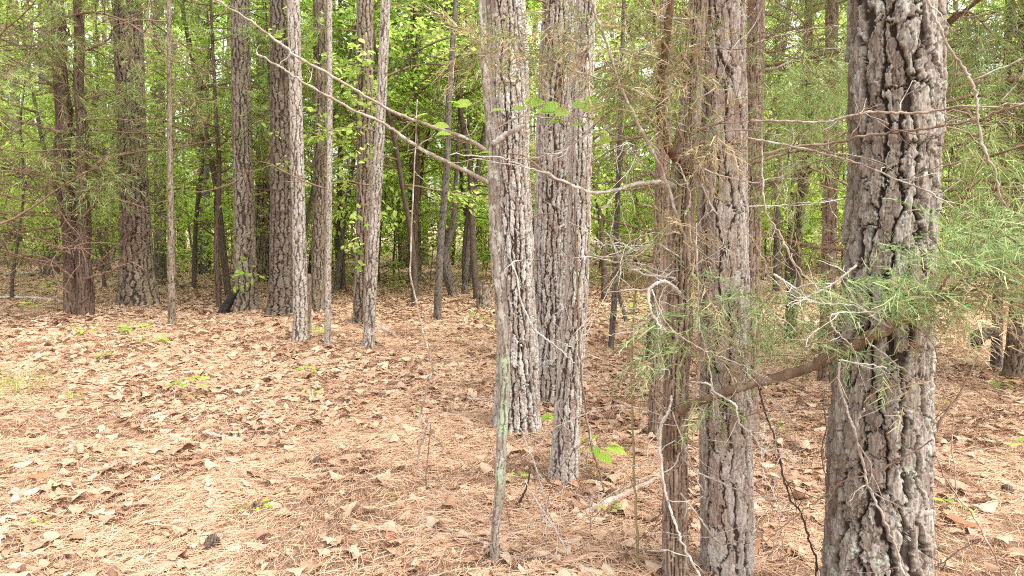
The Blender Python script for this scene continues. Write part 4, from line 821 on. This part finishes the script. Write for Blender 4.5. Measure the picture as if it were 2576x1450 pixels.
fallen('fallen_branch', 'brushy fallen twigs in front of the flared pine foot', [(300, 700, 5), (345, 720, 5), (400, 745, 4), (440, 752, 3)], 'tan_twig', 417, 22, None, 6)
for k in range(46):
    x, y = fan(1, 3.2, 12, .68, 0); x, y = float(x[0]), float(y[0]); a = rng.uniform(0, 3.14); l = rng.uniform(.12, .45)
    P = grow(rng, [x, y, float(gz(x, y)) + .022], [math.cos(a), math.sin(a), 0], l, 6, .10); P[:, 2] = gz(P[:, 0], P[:, 1]) + rng.uniform(.012, .03)
    mb = MB(); mb.tube(P, np.linspace(.004, .002, 7), 5)
    if l > .25: mb.tube(grow(rng, P[3], [math.cos(a + .8), math.sin(a + .8), .1], l * .4, 4, .15), np.linspace(.0025, .0012, 5), 4)
    o = mb.build('fallen_twig', M['grey_stick' if k % 2 else 'brown_twig'], None, loc=P[0])
    tag(o, ('thin grey broken twig lying loose on the leaf litter', 'thin brown broken twig lying loose on the leaf litter')[0 if k % 2 else 1], 'twig', 'loose grey twigs on the floor' if k % 2 else 'loose brown twigs on the floor')

# pine cones
def cone(qx, qy, L, label, rz):
    p = base(qx, qy); t = thing('pine_cone', label, 'pine cone', p)
    V, F = [], []; mb = MB(); c = p + np.array([0, 0, L * .36 + .012]); ax = np.array([math.cos(rz), math.sin(rz), .45]); ax = ax / np.linalg.norm(ax)
    n = 90; g = 2.39996; R = frames(ax[None], np.array([[0, 0, 1.]]))[0]
    core = MB(); core.tube(c + ax * (np.linspace(-.45, .45, 8) * L)[:, None], L * .20 * np.sin(np.linspace(.4, 2.9, 8)), 8); core.build('core', M['dark_twig'], t)
    sc = (np.array([[0, -.10, 0], [0, .10, 0], [.55, .26, .05], [.8, .16, .12], [.86, 0, .2], [.8, -.16, .12], [.55, -.26, .05]]), [np.array([[0, 6, 2, 1]]), np.array([[6, 5, 4, 3, 2]])])
    pos, RR, ss = [], [], []
    for k in range(n):
        u = (k + .5) / n; a = k * g; rad = .20 * math.sin(.4 + 2.5 * u); o = R @ np.array([(u - .5) * .9, math.cos(a) * rad, math.sin(a) * rad]) * L
        d = R @ np.array([.55, math.cos(a), math.sin(a)]); pos.append(c + o); RR.append(frames(d[None], ax[None])[0]); ss.append(L * (.24 + .18 * math.sin(math.pi * u)))
    mb.scatter(sc, np.array(pos), np.array(RR), np.array(ss)); mb.build('scales', M['cone'], t, smooth=False)
cone(530, 1388, .075, 'open brown pine cone on needles at lower left', .9)
cone(2537, 1248, .06, 'small dark pine cone near the lower right edge', 2.2)
cone(797, 1172, .05, 'small faded pine cone among leaves left of centre', 1.5)

# green seedlings
def seedling(qx, qy, h, n, s, label, mat='leaf_lime', spread=1.0, group=None):
    p = base(qx, qy); t = thing('seedling', label, 'seedling', p, group); r = np.random.default_rng(int(qx * 7 + qy))
    b = MB(); tip = p + np.array([r.normal(0, .02), r.normal(0, .02), h]); b.tube(catmull([p - [0, 0, .02], (p + tip) / 2 + r.normal(0, .01, 3), tip], 7), np.linspace(.0025, .0012, 7), 4)
    ps, ds = [], []
    for k in range(n):
        a = k * 2.4 + r.uniform(0, .6); z = h * r.uniform(.65, 1); q = p + (tip - p) * (z / h); d = np.array([math.cos(a), math.sin(a), r.normal(.1, .15)])
        q2 = q + d * s * .5 * spread; b.tube(np.array([q, q2]), [.001, .0008], 3, False); ps.append(q2); ds.append(d + [0, 0, -.25])
    b.build('stem', M['olive_stem'], t); l = MB(); put_leaves(l, LEAF8, np.array(ps), np.array(ds), r.uniform(.8, 1.2, n) * s, r, .25); l.build('leaves', M[mat], t)
SE = [(490, 1000, .16, 9, .12, 'star-leaved seedling standing on the left leaf floor'), (332, 838, .12, 8, .16, 'low green seedling below the flared pine foot'), (772, 955, .12, 7, .07, 'tall thin seedling with small leaves left of the slim pine'), (792, 1018, .13, 7, .06, 'small seedling with round leaves below the tall thin one'),
      (652, 1285, .05, 4, .045, 'tiny seedling with one bright leaf pair low at left'), (600, 1290, .05, 5, .035, 'tiny fern-like seedling left of the bright leaf pair'), (1410, 1165, .30, 9, .10, 'leafy seedling hugging the slender pine foot'), (1480, 1190, .19, 8, .125, 'broad-leaved bright seedling right of the slender pine foot'),
      (2385, 1290, .04, 5, .075, 'flat broad-leaved seedling on needles right of the thickest pine'), (1962, 1095, .09, 4, .05, 'little seedling on needles between the flaky and thickest pines'), (2565, 1160, .14, 6, .08, 'green seedling at the right edge of the floor'), (2510, 985, .10, 6, .07, 'small seedling near the dark mossy post'), (505, 1380, .03, 6, .03, 'tiny creeping green sprig behind the open pine cone'),
      (380, 868, .09, 6, .13, 'pale green seedling in front of the thin brown pole'), (212, 842, .10, 6, .11, 'faint green seedling before the forked cedar foot'), (800, 845, .10, 6, .09, 'green seedling between the pale scaly pine and thin stem'), (178, 1012, .06, 5, .05, 'small yellowish seedling near the left edge'), (265, 905, .07, 5, .06, 'small green sprig on leaves below the forked cedar'),
      (1052, 1042, .05, 4, .045, 'tiny seedling on leaves left of the pinkish pine'), (970, 1262, .03, 4, .04, 'tiny yellow seedling on needles below the leaning pine'), (1308, 1222, .08, 5, .05, 'small seedling right of the lichen sapling'), (1540, 1305, .07, 4, .05, 'seedling beside the peeling fallen branch'), (2360, 1040, .10, 5, .05, 'thin seedling behind the thickest pine, at its right'), (100, 1330, .04, 5, .035, 'small green sprig low in the left corner'), (270, 1155, .03, 5, .05, 'grey green rosette on needles at left')]
for a in SE: seedling(*a)
# far green seedlings on the floor behind
for k in range(26):
    x, y = fan(1, 9, 17, .68, 0); p = (float(x[0]), float(y[0]), float(gz(x[0], y[0])))
    t = thing('seedling', 'small green seedling dotting the leaf floor farther back', 'seedling', p, 'small seedlings on the far floor')
    b = MB(); b.tube(np.array([p, (p[0], p[1], p[2] + .22)]) - [0, 0, .01], [.004, .002], 4); b.build('stem', M['olive_stem'], t)
    n = 12; l = MB(); put_leaves(l, LEAF2, np.array(p) + rng.normal(0, 1, (n, 3)) * [.10, .10, .05] + [0, 0, .2], rng.normal(0, 1, (n, 3)) * [1, 1, .2], rng.uniform(.07, .13, n), rng, .3); l.build('leaves', M['leaf_bright'], t)
# yellow-green grass tuft at the left edge
mb = MB(); n = 420; p = base(18, 975)
pos = p + rng.normal(0, 1, (n, 3)) * [.16, .22, 0]; pos[300:] = p + np.array([.35, -.5, 0]) + rng.normal(0, 1, (n - 300, 3)) * [.35, .35, 0]; pos[:, 2] = gz(pos[:, 0], pos[:, 1]); ds = rng.normal(0, .45, (n, 3)) + [0, 0, 1.0]
put_leaves(mb, (np.array([[0, -.03, 0], [0, .03, 0], [.6, .02, .03], [.6, -.02, .03], [1, 0, .12]]), [np.array([[0, 1, 2, 3]]), np.array([[3, 2, 4]])]), pos, ds, rng.uniform(.06, .14, n), rng, .9)
tag(mb.build('grass', M['grass']), 'yellow-green mossy grass tuft at the left edge of the floor', 'grass', kind='stuff')

# ------------------------------------------------------------------ broadleaf understorey
def broadleaf(name, label, seed, h, z0, nl, leaf, spread, r0, loc, group, mat='leaf_bright', bark='dark_bark'):
    r = np.random.default_rng(seed); t = thing(name, label, 'tree', loc, group); L0 = np.array(loc)
    P = [np.array([0, 0, -.1])]; d = np.array([r.normal(0, .06), r.normal(0, .06), 1])
    for k in range(12): d = unit(d + r.normal(0, .07, 3) + [0, 0, .05]); P.append(P[-1] + d * (h + .1) / 12)
    P = np.array(P); b = MB(); b.tube(catmull(P, 40) + L0, np.interp(np.linspace(0, 1, 40), [0, 1], [r0, r0 * .15]), 8)
    if h > 3: b.build('trunk', M['dark_twig'], t)
    limbs = MB() if h > 3 else b; pts, ds = [], []
    nL = max(6, int((h - z0) * 5.5))
    for k in range(nL):
        f = (k + r.random()) / nL; z = z0 + (h - z0) * f; c = np.array([np.interp(z, P[:, 2], P[:, i]) for i in (0, 1)]); a = k * 2.4 + r.uniform(-.5, .5)
        l = spread * (1 - .6 * f) * r.uniform(.5, 1.1); S = grow(r, [c[0], c[1], z], [math.cos(a), math.sin(a), r.uniform(.1, .6)], l, 7, .14, .0)
        limbs.tube(S + L0, np.linspace(.012 + .004 * l, .003, 8), 4)
        for q in range(5):
            i = r.integers(2, 8); Q = grow(r, S[i], unit(S[i] - S[i - 1]) + r.normal(0, .6, 3) * [1, 1, .5], l * r.uniform(.25, .5), 4, .2, -.02); limbs.tube(Q + L0, np.linspace(.005, .002, 5), 3)
            for s in Q[1:]: pts.append(s); ds.append(Q[-1] - Q[0])
        for s in S[4:]: pts.append(s); ds.append(S[-1] - S[0])
    limbs.build('limbs' if h > 3 else 'stems', M['brown_twig'], t)
    pts = np.array(pts); ds = unit(np.array(ds)); pk = r.integers(0, len(pts), nl); lf = MB()
    pos = pts[pk] + r.normal(0, .09, (nl, 3)) * [1, 1, .6]; dd = ds[pk] + r.normal(0, .6, (nl, 3)) * [1, 1, .5] + [0, 0, -.25]
    put_leaves(lf, LEAF2, pos + L0, dd, r.uniform(.65, 1.25, nl) * leaf, r, .45); lf.build('crown', M[mat], t, smooth=False)
    return t
G1, G2, G3 = 'tall leafy trees behind the pines', 'leafy saplings behind the pines', 'low leafy bushes deep in the woods'
LAB = {G1: 'tall slender tree with bright spring leaves far behind the pines', G2: 'young leafy sapling with bright green layers behind the pines', G3: 'low leafy bush in the shade deep behind the pines'}
far0 = (0, 200, 0)
prot = {G1: [], G2: [], G3: []}
r = np.random.default_rng(77)
spots = {G1: [], G2: [], G3: []}
for g, n, y0, y1 in ((G1, 46, 15, 30), (G2, 54, 14.5, 25), (G3, 110, 16.5, 28)):
    tries = 0
    while len(spots[g]) < n and tries < 4000:
        tries += 1
        y = math.sqrt(r.uniform(y0 * y0, y1 * y1)); x = r.uniform(-1, 1) * (y * .78 + 1)
        if all((x - a) ** 2 + (y - b) ** 2 > .9 for a, b in spots[g]): spots[g].append((x, y))
spots[G1] = [(-1.6, 12.0), (-.6, 12.8), (.6, 14.5), (2.6, 12.5), (-5.2, 13.5), (-7.5, 13), (-3.6, 12.6), (-2.6, 13.4), (-9.2, 13.5), (1.6, 12.8), (4.3, 13.5), (6.8, 12.5), (-4.4, 14.6), (-6.4, 14.8), (-8.4, 15.2), (-2.0, 15.2), (5.6, 14.4), (8.4, 13.6), (3.4, 14.8)] + spots[G1]
pars = {G1: [(8, 1.9, 5600, .10, 2.3, .05), (9.5, 2.4, 6400, .10, 2.6, .06), (7, 1.5, 4600, .095, 2.2, .04)], G2: [(4.2, 1.0, 2300, .09, 1.5, .026), (5.2, 1.3, 2900, .09, 1.7, .03), (3.2, .6, 1600, .085, 1.2, .02)], G3: [(1.7, .25, 700, .08, .9, .014), (2.3, .35, 1000, .085, 1.0, .016)]}
spots[G3] += [(x_, y_) for x_, y_ in zip(np.linspace(-11, 11, 30) + r.normal(0, .3, 30), r.uniform(16.5, 19.5, 30))]
names = {G1: 'leafy_tree', G2: 'leafy_sapling', G3: 'leafy_bush'}
for gi, g in enumerate((G1, G2, G3)):
    for i, (x, y) in enumerate(spots[g]):
        np_ = len(pars[g]); loc = (x, y, float(gz(x, y)))
        if i < np_: prot[g].append(broadleaf(names[g], LAB[g], 500 + gi * 10 + i, *pars[g][i], loc, g, 'leaf_bright'))
        else: copy_thing(prot[g][i % np_], loc, r.uniform(0, 6.28), r.uniform(.8, 1.2), LAB[g], g)

# background trunks one can tell apart
def far_trunks():
    protos = []
    for k, (rad, mt) in enumerate(((.13, 'pine_brown'), (.09, 'dark_bark'), (.05, 'dark_bark'), (.17, 'pine_brown'), (.03, 'dark_bark'))):
        rr = np.random.default_rng(600 + k); rows = np.array([[rr.normal(0, .05) * j, rr.normal(0, .04) * j, -.15 + 2.2 * j, rad * (1 - .08 * j)] for j in range(7)])
        mb, a_ = bark_trunk(rows, 26, .05, .05, .14, min(.012, rad * .12), 600 + k, 0, .15, .1); protos.append((mb.mesh('trunk', M[mt], None, True, a_), mt))
    lab = ('straight brown pine trunk far back in the dim woods', 'dark slender trunk far back in the dim woods', 'thin dark stem far back in the dim woods', 'stout brown pine trunk far back in the dim woods', 'whip-thin dark stem far back in the dim woods')
    grp = ('far brown pines', 'far dark slender trunks', 'far thin dark stems', 'far stout pines', 'far whip-thin stems')
    nm = ('pine_tree', 'hardwood_tree', 'hardwood_tree', 'pine_tree', 'hardwood_tree')
    for k in range(130):
        i = int(r.choice(5, p=[.2, .2, .28, .12, .2])); y = math.sqrt(r.uniform(19 ** 2, 34 ** 2)); x = r.uniform(-1, 1) * (y * .78 + 1)
        t = thing(nm[i], lab[i], 'tree', (x, y, float(gz(x, y))), grp[i]); t.rotation_euler = (r.normal(0, .03), r.normal(0, .03), r.uniform(0, 6.28))
        o = bpy.data.objects.new('trunk', protos[i][0]); COL.objects.link(o); o.parent = t
far_trunks()

# the far-off wood that reads as one mass, and the leaf roof over the deep woods
def leaf_mass(name, label, n, boxes, size, mat, seed, nb):
    rr = np.random.default_rng(seed); mb = MB()
    for (x0, x1, y0, y1, z0, z1), f in boxes:
        k = int(n * f); c = rr.uniform([x0, y0, z0], [x1, y1, z1], (int(nb * f), 3)); pk = rr.integers(0, len(c), k)
        pos = c[pk] + rr.normal(0, 1, (k, 3)) * [.9, .9, .45]; pos[:, 2] = np.maximum(pos[:, 2], .05)
        put_leaves(mb, LEAF2, pos, rr.normal(0, 1, (k, 3)) * [1, 1, .6], rr.uniform(.6, 1.3, k) * size, rr, .5)
    tag(mb.build(name, M[mat], smooth=False), label, 'woods' if 'wood' in name else 'canopy', kind='stuff')
leaf_mass('distant_woods', 'hazy mass of bright green leaves closing the view behind all trunks', 110000, [((-26, 26, 25, 34, .1, 3), .26), ((-34, 34, 28, 42, 2, 13), .5), ((-40, 40, 36, 48, 0, 8), .18)], .16, 'leaf_far', 701, 1500)
leaf_mass('forest_canopy', 'high leafy canopy roofing the deep woods behind the pines', 9000, [((-26, 26, 13, 40, 9.5, 14), 1.0)], .26, 'leaf_far', 702, 500)
